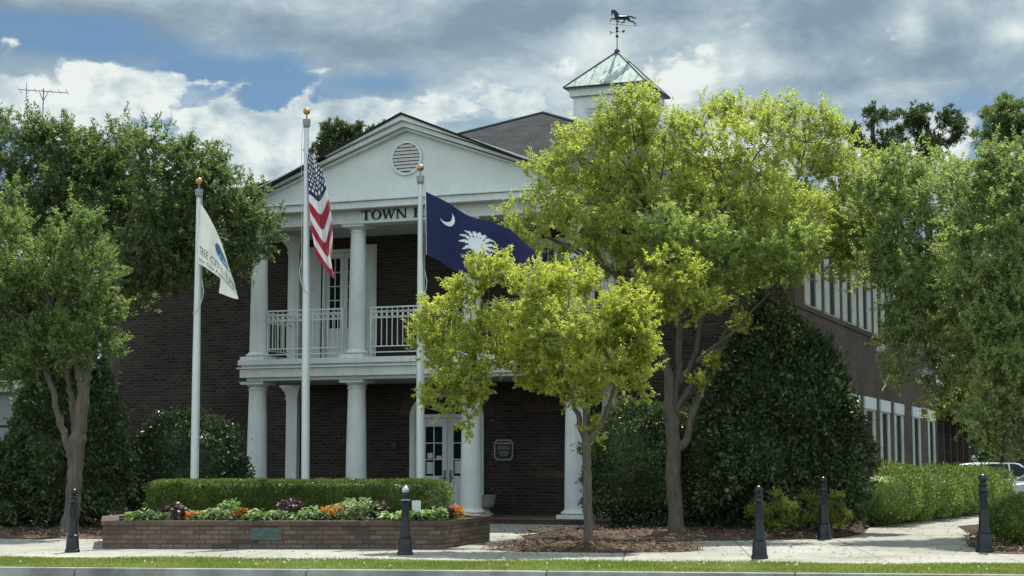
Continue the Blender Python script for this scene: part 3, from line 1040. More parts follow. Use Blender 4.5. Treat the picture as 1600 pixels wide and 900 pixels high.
for s_ in (-1, 1):
    x0, x1 = (-.73, -.006) if s_ < 0 else (.006, .73)
    y0, y1 = WV + .07, WV + .12
    zt = DSPR - .05
    g0, g1, gz0, gz1 = x0 + .14, x1 - .14, 1.02, zt - .2
    dr_ = pframe(TH_, 'door', M['white'], [(x0, g0, y0, y1, ZF + .01, zt), (g1, x1, y0, y1, ZF + .01, zt), (g0, g1, y0, y1, gz1, zt), (g0, g1, y0, y1, ZF + .01, ZF + .22),
                 (g0, g1, y0, y1, gz0 - .13, gz0), (g0, g1, y0 + .02, y1 - .01, ZF + .22, gz0 - .13), (g0 + .06, g1 - .06, y0 + .008, y1 - .02, ZF + .28, gz0 - .19)])
    mb = MB(); mb.box(g0 - .01, g1 + .01, y0 + .03, y0 + .04, gz0 - .01, gz1 + .01); mb.build('pane', M['glass'], dr_)
    mm = MB(); cx = (g0 + g1) / 2
    mm.box(cx - .012, cx + .012, y0 + .006, y0 + .045, gz0, gz1)
    for i in (1, 2):
        z = gz0 + (gz1 - gz0) * i / 3; mm.box(g0, cx - .012, y0 + .007, y0 + .044, z - .011, z + .011); mm.box(cx + .012, g1, y0 + .007, y0 + .044, z - .011, z + .011)
    mm.build('muntins', M['white'], dr_)
    nt = MB()
    if s_ < 0:
        nt.box(g0 + .03, cx - .03, y0 + .024, y0 + .028, gz0 + .05, gz0 + .33); nt.box(g0 + .05, cx - .04, y0 + .024, y0 + .028, gz0 + .42, gz0 + .55); nt.box(cx + .06, g1 - .03, y0 + .024, y0 + .028, gz0 + .40, gz0 + .48)
    else:
        nt.box(g0 + .03, cx - .03, y0 + .024, y0 + .028, gz0 + .06, gz0 + .36)
    nt.build('notice', M['paper'], dr_)
    hx = x1 - .07 if s_ < 0 else x0 + .07
    hd = MB(); hd.box(hx - .032, hx + .032, y0 - .012, y0, .86, 1.16); hd.tube([(hx, y0 - .01, .98), (hx, y0 - .06, .98), (hx + s_ * .12, y0 - .065, .975)], .012, 8)
    hd.build('handle', M['steel'], dr_, bevel=.003)
# hinges
for s_ in (-1, 1):
    for z in (.5, 1.15, 1.85):
        hg = MB(); hg.box(s_ * .85 - .012, s_ * .85 + .012, WV + .008, WV + .02, z, z + .12); hg.build('hinge', M['steel'], dfo)
# --- upper French doors with shutters
for c in (-2.83, 2.83):
    bx = [(c - .57, c - .50, WV + .0, WV + .16, Z2 + .002, 6.62), (c + .50, c + .57, WV + .0, WV + .16, Z2 + .002, 6.62), (c - .50, c + .50, WV + .0, WV + .16, 6.53, 6.62)]
    for s_ in (-1, 1):
        x0, x1 = (c - .498, c - .004) if s_ < 0 else (c + .004, c + .498)
        bx += [(x0, x0 + .10, WV + .06, WV + .11, Z2 + .01, 6.525), (x1 - .10, x1, WV + .06, WV + .11, Z2 + .01, 6.525), (x0 + .10, x1 - .10, WV + .06, WV + .11, 6.40, 6.525), (x0 + .10, x1 - .10, WV + .062, WV + .10, Z2 + .01, 4.65)]
        cx = (x0 + x1) / 2
        bx += [(cx - .011, cx + .011, WV + .065, WV + .10, 4.65, 6.40)]
        for i in range(1, 5):
            z = 4.65 + 1.75 * i / 5
            bx += [(x0 + .10, cx - .011, WV + .066, WV + .10, z - .011, z + .011), (cx + .011, x1 - .10, WV + .066, WV + .10, z - .011, z + .011)]
    fo = pframe(TH_, 'balcony_door', M['white'], bx, 0)
    g = MB(); g.box(c - .49, c + .49, WV + .082, WV + .09, 4.6, 6.45); g.build('pane', M['glass'], fo)
    for s_ in (-1, 1):
        x0, x1 = sorted((c + s_ * .60, c + s_ * .94))
        bx = [(x0, x1, WV - .035, WV - .004, Z2 + .03, 6.70)]
        for z0, z1 in ((Z2 + .12, 4.9), (5.0, 6.6)):
            bx += [(x0 + .05, x1 - .05, WV - .045, WV - .0352, z0, z1)]
        pframe(TH_, 'shutter', M['white'], bx, .003)
        # lower opening trim course
mb = MB()                                                         # soldier courses set in the porch wall
for a, b_, z in ((2.3, 3.9, .98), (2.0, 3.9, 2.55)):
    mb = MB(); mb.box(a, b_, WV - .008, WV - .001, z, z + .19); mb.build('soldier_course', M['soldier'], TH_)

# --- rear annex with dark entrance bay
ax = MB()
ax.box(UR - 3.0, UR - .8, VB + .002, VB + 9, 0, 4.4)
ax.build('annex_wall', M['brickside'], TH_)
mb = MB(); mb.box(UR - 3.2, UR + .6, VB + .01, VB + 9.3, 3.05, 3.45); mb.build('annex_canopy', M['drip'], TH_)
for k in range(5):
    mb = MB(); mb.box(UR - .2, UR + .1, VB + .8 + k * 2.0, VB + 1.05 + k * 2.0, 0, 3.048); mb.build('annex_post', M['brickside'], TH_)
for a, b_ in ((1.5, 3.4), (4.2, 6.4)):
    mb = MB(); mb.box(UR - .798, UR - .76, VB + a, VB + b_, .05, 2.7); mb.build('annex_glazing', M['glass'], TH_)

# --- cupola
CU, CV, CH = -.02, 15.6, 1.12
cz0, cz1 = 10.3, 13.16
mb = MB(); mb.box(CU - CH, CU + CH, CV - CH, CV + CH, cz0, cz1 - .26)
mb.box(CU - CH - .1, CU + CH + .1, CV - CH - .1, CV + CH + .1, cz1 - .258, cz1 - .03)
mb.box(CU - CH - .15, CU + CH + .15, CV - CH - .15, CV + CH + .15, cz1 - .028, cz1)
cu = mb.build('cupola', M['white'], TH_, bevel=.01)
lo_ = MB(); l2_ = MB()
for k in range(12):
    lo_.box(CU - .65, CU + .65, CV - CH - .03, CV - CH - .004, 11.25 + k * .11, 11.25 + k * .11 + .06); l2_.box(CU + CH + .004, CU + CH + .03, CV - .65, CV + .65, 11.25 + k * .11, 11.25 + k * .11 + .06)
lo_.build('louvers', M['louver'], cu); l2_.build('louvers', M['louver'], cu)
er = CH + .24; az_ = 14.54
mb = MB()
mb.add([(CU - er, CV - er, cz1 + .002), (CU + er, CV - er, cz1 + .002), (CU + er, CV + er, cz1 + .002), (CU - er, CV + er, cz1 + .002), (CU, CV, az_),
        (CU - er, CV - er, cz1 + .03), (CU + er, CV - er, cz1 + .03), (CU + er, CV + er, cz1 + .03), (CU - er, CV + er, cz1 + .03)],
       [(0, 3, 2, 1), (5, 6, 4), (6, 7, 4), (7, 8, 4), (8, 5, 4), (0, 1, 6, 5), (1, 2, 7, 6), (2, 3, 8, 7), (3, 0, 5, 8)])
cr = mb.build('cupola_roof', M['copper'], TH_)
mb = MB()
hz = az_ - cz1 - .03
for sx_, sy_ in ((-1, -1), (1, -1), (1, 1), (-1, 1)):
    mb.tube([(CU + sx_ * er, CV + sy_ * er, cz1 + .035), (CU, CV, az_ + .01)], .026, 6)
for a, b_ in (((-er, -er), (er, -er)), ((er, -er), (er, er)), ((er, er), (-er, er)), ((-er, er), (-er, -er))):
    mb.tube([(CU + a[0], CV + a[1], cz1 + .018), (CU + b_[0], CV + b_[1], cz1 + .018)], .024, 6)
for k in (-.75, -.375, 0, .375, .75):                              # standing seams on each side
    x = k * er; t_ = 1 - abs(k)
    if t_ < .02: continue
    for q in range(4):
        ca, sa = math.cos(q * PI / 2), math.sin(q * PI / 2)
        p0 = (x * ca + er * sa, x * sa - er * ca); p1 = (x * ca + er * (1 - t_) * sa, x * sa - er * (1 - t_) * ca)
        mb.tube([(CU + p0[0], CV + p0[1], cz1 + .03), (CU + p1[0], CV + p1[1], cz1 + .03 + hz * t_)], .012, 5)
mb.build('seams', M['copperdark'], cr)
# --- weather vane
wv = MB()
wv.lathe([(.10, az_ - .06), (.09, az_ + .02), (.06, az_ + .07), (.025, az_ + .10), (.016, az_ + .12), (.013, az_ + 1.08)], 12, (CU, CV, 0))
wv.ball((CU, CV, az_ + .51), .05); wv.ball((CU, CV, az_ + .68), .045); wv.ball((CU, CV, az_ + .78), .05)
wvo = wv.build('weather_vane', M['vane'], TH_, smooth=True)
px_ = .0212                                                       # metres per photo pixel at that distance
vdir = (Vector((math.cos(YAW), math.sin(YAW), 0)))                # across the view, in building axes
vn = Vector((-vdir.y, vdir.x, 0))
def VP(x, y, d=0):                                                # crop pixels (11.26 per photo pixel), origin at rod
    q = vdir * ((x - 303) / 11.26 * px_)
    return Vector((CU, CV, az_)) + Vector((q.x, q.y, (880 - y) / 11.26 * px_ * .97)) + vn * d
horse = [(232, 122), (262, 124), (290, 140), (318, 172), (340, 205), (366, 222), (400, 220), (440, 212), (478, 218), (505, 234), (535, 232), (575, 246), (615, 264), (640, 264), (634, 276), (600, 276),
         (560, 266), (528, 250), (520, 262), (522, 292), (548, 320), (584, 326), (602, 348), (622, 370), (645, 376), (640, 384), (608, 382), (586, 356), (566, 342), (520, 336), (488, 314), (452, 298),
         (440, 306), (440, 352), (424, 356), (396, 352), (378, 368), (366, 362), (388, 340), (416, 336), (416, 298), (370, 296), (322, 302), (318, 336), (344, 328), (362, 326), (350, 342), (320, 352), (292, 340),
         (292, 306), (262, 300), (212, 290), (190, 334), (174, 332), (202, 276), (240, 276), (268, 270), (262, 232), (250, 190), (238, 176), (226, 200), (220, 232), (206, 228), (206, 180), (200, 150), (212, 130)]
def flat(poly, th, name, parent, m):
    n = len(poly); mb = MB()
    vs = [VP(x, y, -th) for x, y in poly] + [VP(x, y, th) for x, y in poly]
    mb.add(vs, [tuple(range(n)), tuple(range(2 * n - 1, n - 1, -1))] + [(i, i + n, (i + 1) % n + n, (i + 1) % n) for i in range(n)])
    return mb.build(name, m, parent)
ho = flat(horse, .022, 'horse', wvo, M['vane'])
bd = MB()
for s_, r_ in ((1, 1), (-1, 1)):
    bd.tube([VP(245 + 5, 190, s_ * .012), VP(290, 245, s_ * .022), VP(380, 258, s_ * .026), VP(470, 255, s_ * .024), VP(515, 280, s_ * .012)], [.02, .045, .045, .05, .02], 8)
bd.build('body', M['vane'], ho, smooth=True)
mb = MB(); mb.tube([VP(138, 368), VP(665, 408)], .011, 6); mb.tube([VP(190, 533), VP(420, 515)], .008, 6); mb.tube([VP(303, 524, -.28), VP(303, 524, .28)], .008, 6)
mb.build('arms', M['vane'], wvo)
flat([(404, 494), (440, 486), (432, 530), (408, 540), (388, 516)], .008, 'pointer', wvo, M['vane'])
flat([(168, 512), (196, 510), (216, 532), (200, 562), (172, 558), (176, 550), (194, 548), (198, 532), (190, 522), (170, 522)], .008, 'letter_disc', wvo, M['vane'])

# ------------------------------------------------------------------ things fixed to or standing by the wall
def wall_plate(name, u0, u1, z0, z1, m, th=.03, cham=0.0, rim=None, **kw):
    cu_, cz_ = (u0 + u1) / 2, (z0 + z1) / 2
    o = empty(name, B(cu_, WV, z0), -YAW, **kw)
    w, h = (u1 - u0) / 2, (z1 - z0)
    c = cham
    P = [(-w + c, 0), (w - c, 0), (w, c), (w, h - c), (w - c, h), (-w + c, h), (-w, h - c), (-w, c)] if c else [(-w, 0), (w, 0), (w, h), (-w, h)]
    mb = MB(); mb.prism(P, -th, -.002); mb.build('plate', m, o, bevel=.004)
    if rim:
        n = len(P); mb = MB()
        cxy = (0, h / 2)
        def inn(p, k): return (p[0] * (1 - k), cxy[1] + (p[1] - cxy[1]) * (1 - k))
        for i in range(n):
            a, b_ = P[i], P[(i + 1) % n]
            mb.prism([a, b_, inn(b_, .14), inn(a, .14)], -th - .014, -th - .0005)
        mb.build('rim', rim, o)
    return o


wp = wall_plate('wall_plaque', 1.24, 1.73, 1.39, 1.88, M['plaqued'], .03, .07, M['plaqueb'],
                label='dark octagonal plaque with a pale rim and raised lines, right of the entrance', cat='plaque')
mb = MB()
rl = random.Random(3)
for zc, w_, hh in ((.40, .17, .045), (.315, .15, .022), (.27, .16, .022), (.205, .12, .02), (.165, .13, .02), (.12, .09, .018)):
    x = -w_; mb = MB()
    while x < w_:
        l_ = rl.uniform(.018, .045); mb.box(x, min(w_, x + l_ * .8), -.036, -.0305, zc - hh / 2, zc + hh / 2); x += l_
    mb.build('raised_line', M['plaqueb'], wp)
wall_plate('bronze_tablet', 1.36, 1.68, 1.12, 1.30, M['plaqued'], .02, label='small dark tablet on the brick just below the octagonal plaque', cat='plaque')
wall_plate('wall_tablet', -2.66, -2.30, 1.55, 1.88, M['plaqued'], .03, label='dark rectangular tablet on the porch wall left of the second column', cat='plaque')
o = empty('door_bell_panel', B(-1.36, WV, 1.62), -YAW, label='small round dark fitting on the brick left of the arched entrance', cat='wall fitting')
mb = MB(); mb.v = []; mb.prism([(.09 * math.cos(2 * PI * i / 20), .13 + .12 * math.sin(2 * PI * i / 20)) for i in range(20)], -.05, -.002); mb.build('case', M['plaqued'], o, bevel=.01)
mb = MB(); mb.prism([(.05 * math.cos(2 * PI * i / 16), .13 + .07 * math.sin(2 * PI * i / 16)) for i in range(16)], -.062, -.0505); mb.build('cover', M['black'], o)
# stone urn
u_ = empty('stone_urn', B(1.27, 1.45, ZF), 0, label='empty grey cast stone urn on the porch right of the doors', cat='urn')
mb = MB(); mb.lathe([(.16, 0), (.165, .03), (.12, .055), (.07, .10), (.06, .13), (.10, .16)], 28); mb.build('foot', M['stone'], u_, smooth=True)
mb = MB(); mb.lathe([(.09, .155), (.15, .20), (.185, .28), (.195, .36), (.21, .42), (.225, .44), (.225, .465), (.19, .465), (.175, .40)], 28); mb.build('bowl', M['stone'], u_, smooth=True)
# down-light conduit on the porch wall
o = empty('wall_conduit', B(1.19, WV - .001, ZF), -YAW, label='thin painted conduit running up the brick between doors and octagonal plaque', cat='conduit')
mb = MB(); mb.tube([(0, -.012, .3), (0, -.012, 3.1)], .009, 8); mb.build('pipe', M['mulch'], o)
for z in (.6, 1.4, 2.2, 2.9):
    mb = MB(); mb.box(-.02, .02, -.024, -.002, z, z + .02); mb.build('clip', M['steel'], o)

# ------------------------------------------------------------------ planter
PL = [(-6.43, 26.40), (-1.10, 26.23), (-.38, 28.76), (-1.1, 31.2), (-6.6, 31.2), (-7.0, 28.8)]
PZ = .43
pc = empty('brick_planter', (-3.7, 28.6, 0), 0, label='long low brick planter with angled right end and a small green plaque', cat='planter')
po_ = [(x + 3.7, y - 28.6) for x, y in PL]
def inset(poly, k):
    n = len(poly); out = []
    for i in range(n):
        p0, p1, p2 = Vector(poly[i - 1]), Vector(poly[i]), Vector(poly[(i + 1) % n])
        d1 = (p1 - p0).normalized(); d2 = (p2 - p1).normalized()
        n1 = Vector((-d1.y, d1.x)); n2 = Vector((-d2.y, d2.x))
        b_ = (n1 + n2).normalized(); out.append(tuple(p1 + b_ * (k / b_.dot(n1))))
    return out
def ringwall(poly, th, z0, z1, name, m, parent, bevel=0):
    q = inset(poly, th); mb = MB(); n = len(poly)
    for i in range(n):
        j = (i + 1) % n
        mb.add([(*poly[i], z0), (*poly[j], z0), (*q[j], z0), (*q[i], z0), (*poly[i], z1), (*poly[j], z1), (*q[j], z1), (*q[i], z1)],
               [(4, 5, 6, 7), (0, 1, 5, 4), (2, 3, 7, 6)])
    return mb.build(name, m, parent, bevel=bevel)
ringwall(po_, .22, .001, PZ - .07, 'wall', M['brickp'], pc)
ringwall(inset(po_, -.03), .28, PZ - .069, PZ, 'cap', M['brickcap'], pc, 0)
mb = MB(); mb.prism(inset(po_, .2), .01, PZ - .08, 'z'); mb.build('soil', M['soil'], pc)
# plaque on the front face
fd = (Vector(PL[1]) - Vector(PL[0])).normalized(); an = math.atan2(fd.y, fd.x)
c0 = at(416, 834, 26.3)
pq = empty('planter_plaque', (c0.x, 26.40 + (c0.x + 6.43) * fd.y / fd.x, .13), an, label='green bronze plaque fixed to the front of the brick planter', cat='plaque')
mb = MB(); mb.box(-.245, .245, -.022, -.002, .0, .20); mb.build('plate', M['bronze'], pq, bevel=.004)
mb = MB()
for x in (-.225, .225):
    for z in (.02, .18): mb.ball((x, -.024, z), .009, 8, 6)
mb.build('screws', M['steel'], pq)


# ------------------------------------------------------------------ leafy things
def soft_noise(P, seed, sc):
    """smooth pseudo-noise on points, -1..1"""
    rg = np.random.default_rng(seed); out = 0
    for k in range(5):
        w = rg.normal(0, 1, 3) * sc * (1 + .5 * k); out = out + np.sin(P @ w + rg.uniform(0, 6.28))
    return out / 2.6


def shell_shrub(name, c, r, nleaf, L, W, m, seed, box=False, power=2.0, taper=0.0, lump=.10, stems=3, up=.3, **kw):
    """dense shrub or clipped hedge: outer leaf layers over an inner leafy core. c = base centre, r = (rx, ry, height)"""
    rg = np.random.default_rng(seed)
    o = empty(name, c, kw.pop('rz', 0), **kw)
    rx, ry, h = r
    d_ = unit_dirs(rg, nleaf)
    if box:                                                       # rounded box surface
        p = d_ / (np.power(np.abs(d_), 9).sum(1) ** (1 / 9))[:, None]
        # even spreading over the faces: resample points on faces
        f_ = rg.uniform(-1, 1, (nleaf, 3)); ax_ = rg.choice(3, nleaf, p=np.array([ry * h, rx * h, rx * ry]) / (ry * h + rx * h + rx * ry))
        sgn = rg.choice([-1, 1], nleaf); f_[np.arange(nleaf), ax_] = sgn
        nr = np.power(np.power(np.abs(f_), 10).sum(1), .1)
        p = f_ / nr[:, None]
        out = np.zeros((nleaf, 3)); out[np.arange(nleaf), ax_] = sgn
    else:
        nr = np.power(np.power(np.abs(d_), power).sum(1), 1 / power)
        p = d_ / nr[:, None]; out = d_
    lum = 1 + lump * soft_noise(p * np.array([rx, ry, h / 2]), seed + 5, 2.6 / max(.6, min(rx, h))) + lump * .6 * soft_noise(p * np.array([rx, ry, h / 2]), seed + 9, 7.0)
    dep = 1 - np.abs(rg.normal(0, .05 if box else .11, nleaf))
    q = p * (lum * dep)[:, None]
    z = (q[:, 2] + 1) / 2
    if taper: 
        k = 1 - taper * np.clip(z, 0, 1) ** 1.5
        q[:, 0] *= k; q[:, 1] *= k
    P = np.stack([q[:, 0] * rx, q[:, 1] * ry, np.maximum(z * h, .03)], 1)
    if not box:                                                   # stray shoots, thin patches
        keep = soft_noise(P, seed + 31, 5.5) > rg.uniform(-1.6, -.35, nleaf)
        sh = (soft_noise(P, seed + 33, 8.0) > .75) & (rg.random(nleaf) < .6)
        P = P + out * (sh * rg.uniform(.02, .16, nleaf))[:, None]
        P, out = P[keep], out[keep]; nleaf = len(P); P[:, 2] = np.maximum(P[:, 2], .03)
    dr = out * .8 + rg.normal(0, .75, (nleaf, 3)); dr[:, 2] += up
    sz = rg.uniform(.6, 1.15, nleaf)
    v, f = leaf_arrays(rg, P, dr, L * sz, W * sz, .15, up)
    # leafy core
    nc = 1400
    core = []
    m_ = 14; n_ = 20; cv = []; cf = []
    for i in range(m_ + 1):
        a = -PI / 2 + PI * i / m_
        for j in range(n_):
            b_ = 2 * PI * j / n_
            w = np.array([math.cos(a) * math.cos(b_), math.cos(a) * math.sin(b_), math.sin(a)])
            pw = 8 if box else power
            w = w / (np.power(np.abs(w), pw).sum() ** (1 / pw))
            k = .86 if box else .76
            zz = (w[2] * k + 1) / 2
            kt = 1 - taper * max(0, zz) ** 1.5 if taper else 1
            cv.append((w[0] * k * rx * kt, w[1] * k * ry * kt, max(.02, zz * h)))
    for i in range(m_):
        for j in range(n_):
            j2 = (j + 1) % n_
            cf.append((i * n_ + j, i * n_ + j2, (i + 1) * n_ + j2, (i + 1) * n_ + j))
    V_ = np.concatenate([np.array(cv), v]); F_ = np.concatenate([np.array(cf), f + len(cv)])
    np_mesh('foliage', V_, F_, m, o)
    if stems:
        mb = MB()
        for k in range(stems):
            a = rg.uniform(0, 6.28); rr = min(rx, ry) * .35
            mb.tube([(rr * math.cos(a) * .4, rr * math.sin(a) * .4, -.02), (rr * math.cos(a), rr * math.sin(a), h * .45)], [.04, .02], 6)
        mb.build('stem', M['barkd'], o)
    return o


DM = 2.3
LS, PM = .66, 2.3


class Tree:
    def __init__(s, name, base, m_leaf_, m_bark_, seed, **kw):
        s.base = Vector(base); s.rg = np.random.default_rng(seed); s.rd = random.Random(seed)
        s.o = empty(name, base, 0, **kw)
        s.ml, s.mb_ = m_leaf_, m_bark_
        s.w = MB(); s.V = []; s.F = []; s.k = 0
        s.ends = []

    def L(s, p): return Vector(p) - s.base

    def limb(s, pts, rads, n=8, wob=.03, sub=4):
        """pts in world space; smooth wobbling tube"""
        P = [s.L(p) for p in pts]
        out, rr = [], []
        for i in range(len(P) - 1):
            p0 = P[max(0, i - 1)]; p1 = P[i]; p2 = P[i + 1]; p3 = P[min(len(P) - 1, i + 2)]
            for q in range(sub):
                t = q / sub
                a = .5 * ((2 * p1) + (p2 - p0) * t + (2 * p0 - 5 * p1 + 4 * p2 - p3) * t * t + (3 * p1 - p0 - 3 * p2 + p3) * t ** 3)
                w_ = wob * (0 if (i == 0 and q == 0) else 1)
                out.append(a + Vector((s.rd.gauss(0, w_), s.rd.gauss(0, w_), 0)))
                rr.append((rads[i] + (rads[i + 1] - rads[i]) * t) * s.rd.uniform(.93, 1.07))
        out.append(P[-1]); rr.append(rads[-1])
        s.w.tube(out, rr, n)
        s.ends.append((P[-1], rads[-1]))
        return out

    def crown(s, blobs, L=.07, W=.04, dens=1.0, clump=.28, twigs=7, per=16, upb=.55, frm=None, branch=True, spread=1.0, droop=.25, hang=0.0, fine=True):
        if fine: L *= LS; W *= LS * 1.05; per = int(per * PM)
        """blobs: (centre, (rx,ry,rz)) in world space. Sprays of leaves on twigs that leave clump points spread through each blob"""
        rg = s.rg
        for (c, r) in blobs:
            c = np.array(s.L(c)); r = np.array(r, float)
            area = 4 * PI * ((r[0] * r[1]) ** 1.6 + (r[0] * r[2]) ** 1.6 + (r[1] * r[2]) ** 1.6) ** (1 / 1.6) / 3 ** (1 / 1.6)
            nc = max(5, int(area * dens * 3.0 * DM))
            d_ = unit_dirs(rg, nc)
            rad = rg.uniform(.35, 1.0, nc) ** .55
            lum = 1 + .16 * soft_noise(d_ * 1.0, int(rg.integers(1e6)), 2.2)
            cc = c + d_ * (rad * lum)[:, None] * r
            if branch:
                # main limb into the blob from the nearest limb end
                if s.ends:
                    e = min(s.ends, key=lambda q: (np.array(q[0]) - c) @ (np.array(q[0]) - c) + max(0, q[0].z - c[2]) * .4)
                    st = e[0]; r0 = min(e[1], .05)
                    midp = (Vector(c) + st) / 2 + Vector((rg.normal(0, .08), rg.normal(0, .08), rg.normal(0, .05) + .05))
                    s.w.tube([st, midp, Vector(c)], [r0 * .9, r0 * .6, r0 * .35], 6)
                    cr_ = r0 * .35
                else:
                    cr_ = .02
                for q in cc[:: 3]:
                    q = Vector(q); c_ = Vector(c) + (q - Vector(c)) * rg.uniform(0, .3) 
                    md = (c_ + q) / 2 + Vector((rg.normal(0, .05), rg.normal(0, .05), -.04))
                    s.w.tube([c_, md, q], [max(.009, cr_ * .7), max(.007, cr_ * .45), .004], 4)
            nt = nc * twigs
            ci = np.repeat(np.arange(nc), twigs)
            td = d_[ci] * .55 * (rad[ci] ** 2)[:, None] + rg.normal(0, .62, (nt, 3)) ; td[:, 2] += upb
            td = unit(td)
            tl = clump * rg.uniform(.55, 1.45, nt) * spread
            ts = cc[ci] + rg.normal(0, clump * .28, (nt, 3))
            n = nt * per
            ti = np.repeat(np.arange(nt), per)
            t = rg.uniform(.05, 1, n)
            P = ts[ti] + td[ti] * (tl[ti] * t)[:, None] + rg.normal(0, .018, (n, 3)) * (clump / .28)
            P[:, 2] -= hang * t * tl[ti]
            ld = td[ti] * .9 + rg.normal(0, .6, (n, 3)); ld[:, 2] += .05
            sz = rg.uniform(.6, 1.25, n) * (1.12 - .3 * t)
            v, f = leaf_arrays(rg, P, ld, L * sz, W * sz, droop, .6)
            s.V.append(v); s.F.append(f + s.k); s.k += len(v)

    def done(s, extra=None):
        if s.w.v: s.w.build('trunk', s.mb_, s.o, smooth=True, sharp=60)
        if s.V: np_mesh('crown', np.concatenate(s.V), np.concatenate(s.F), s.ml, s.o)
        return s.o


def bl(Y, *items):
    """blobs measured on the photo at distance Y: (px, py, rx, ry, dY[, depth ratio])"""
    out = []
    for it in items:
        px, py, rx, ry = it[:4]; dY = it[4] if len(it) > 4 else 0
        dr = it[5] if len(it) > 5 else 1.0
        c = at(px, py + 9, Y + dY); k = (Y + dY) / 2614
        out.append((c, (rx * k, max(rx, ry) * k * dr, ry * k)))
    return out


# --- near right: small yellow-green tree in the round bed
Y = 26.3
t = Tree('young_shade_tree', (1.22, Y, .03), M['l_yellow'], M['bark'], 21, label='small yellow-green shade tree on a slim trunk in its own mulch circle', cat='tree', group=None)
t.limb([at(921, 857, Y), at(920, 845, Y), at(918, 780, Y), at(917, 720, Y), at(915, 690, Y)], [.105, .078, .068, .066, .07], 12, .006)
t.limb([at(915, 692, Y), at(905, 655, Y), at(893, 620, Y - .1), at(870, 560, Y - .2), at(850, 530, Y - .3)], [.05, .042, .034, .024, .014], 8, .012)
t.limb([at(916, 692, Y), at(917, 650, Y + .1), at(916, 610, Y + .1), at(905, 540, Y + .1), at(890, 490, Y)], [.05, .040, .034, .024, .012], 8, .012)
t.limb([at(917, 690, Y), at(935, 670, Y), at(945, 650, Y), at(960, 610, Y), at(975, 560, Y + .1)], [.055, .045, .038, .026, .014], 8, .012)
t.limb([at(893, 618, Y - .1), at(850, 590, Y), at(800, 560, Y + .1), at(740, 535, Y + .2)], [.03, .024, .018, .012], 7, .015)
t.crown(bl(Y, (765, 410, 42, 16, .2), (738, 436, 40, 30, .2), (690, 482, 36, 34, .2), (715, 540, 44, 44, 0), (668, 530, 20, 34, .1), (700, 598, 32, 24, -.1), (735, 580, 30, 22, .1), (775, 520, 42, 48, .2),
           (840, 450, 50, 40, -.2), (893, 432, 44, 28, 0), (812, 500, 44, 46, -.4), (870, 520, 56, 52, -.6), (935, 490, 50, 48, 0), (985, 520, 38, 50, .1), (880, 575, 52, 34, -.3), (945, 570, 46, 42, -.1),
           (988, 575, 28, 26, .1), (812, 560, 44, 26, .1), (850, 480, 50, 40, .6), (930, 545, 50, 40, .6), (985, 470, 30, 30, .1), (905, 608, 34, 16, -.2), (740, 608, 24, 16, 0), (733, 648, 12, 20, 0), (690, 618, 26, 14, 0), (850, 590, 34, 20, 0), (985, 600, 24, 16, 0), (1010, 545, 18, 30, .1), (1000, 500, 22, 30, 0), (930, 660, 14, 6, .05)),
        L=.070, W=.036, dens=1.95, clump=.19, twigs=6, per=15)
t.done()

# --- middle right: larger tree with spreading grey limbs
Y = 31.2
t = Tree('spreading_shade_tree', (at(1057, 832, Y).x, Y, .06), M['l_lime'], M['bark'], 31, label='large lime-green tree with forking grey limbs in front of the brick corner', cat='tree')
b0 = at(1057, 832, Y); b0.z = .04
t.limb([b0, b0 + Vector((0, 0, .18)), at(1053, 760, Y), at(1052, 700, Y), at(1050, 660, Y)], [.20, .155, .135, .135, .13], 14, .008)
t.limb([at(1050, 668, Y), at(1046, 620, Y), at(1042, 570, Y), at(1034, 545, Y - .1), at(1005, 500, Y - .2), at(960, 430, Y)], [.12, .10, .075, .06, .045, .03], 9, .015)
t.limb([at(1050, 660, Y), at(1056, 610, Y + .1), at(1060, 560, Y + .1), at(1062, 510, Y), at(1050, 430, Y), at(1020, 330, Y)], [.11, .085, .07, .06, .045, .03], 9, .015)
t.limb([at(1055, 705, Y), at(1072, 690, Y), at(1080, 660, Y), at(1100, 600, Y + .1), at(1118, 560, Y + .2), at(1135, 520, Y + .3), at(1160, 470, Y + .4), at(1170, 440, Y + .4)], [.08, .075, .07, .06, .05, .045, .04, .03], 9, .012)
t.limb([at(1058, 640, Y), at(1075, 610, Y), at(1096, 588, Y), at(1118, 560, Y + .1), at(1140, 530, Y + .1)], [.06, .055, .05, .04, .02], 8, .012)
t.limb([at(1088, 565, Y - .2), at(1110, 545, Y - .2), at(1150, 515, Y - .3), at(1180, 480, Y - .3), at(1212, 450, Y - .3)], [.03, .035, .03, .024, .014], 8, .012)
t.limb([at(1060, 600, Y + .1), at(1078, 575, Y + .1), at(1088, 540, Y + .1), at(1095, 500, Y), at(1110, 430, Y), at(1130, 330, Y)], [.06, .055, .05, .042, .035, .025], 8, .012)
t.limb([at(1062, 510, Y), at(1100, 508, Y), at(1130, 504, Y - .1)], [.016, .012, .008], 6, .01)
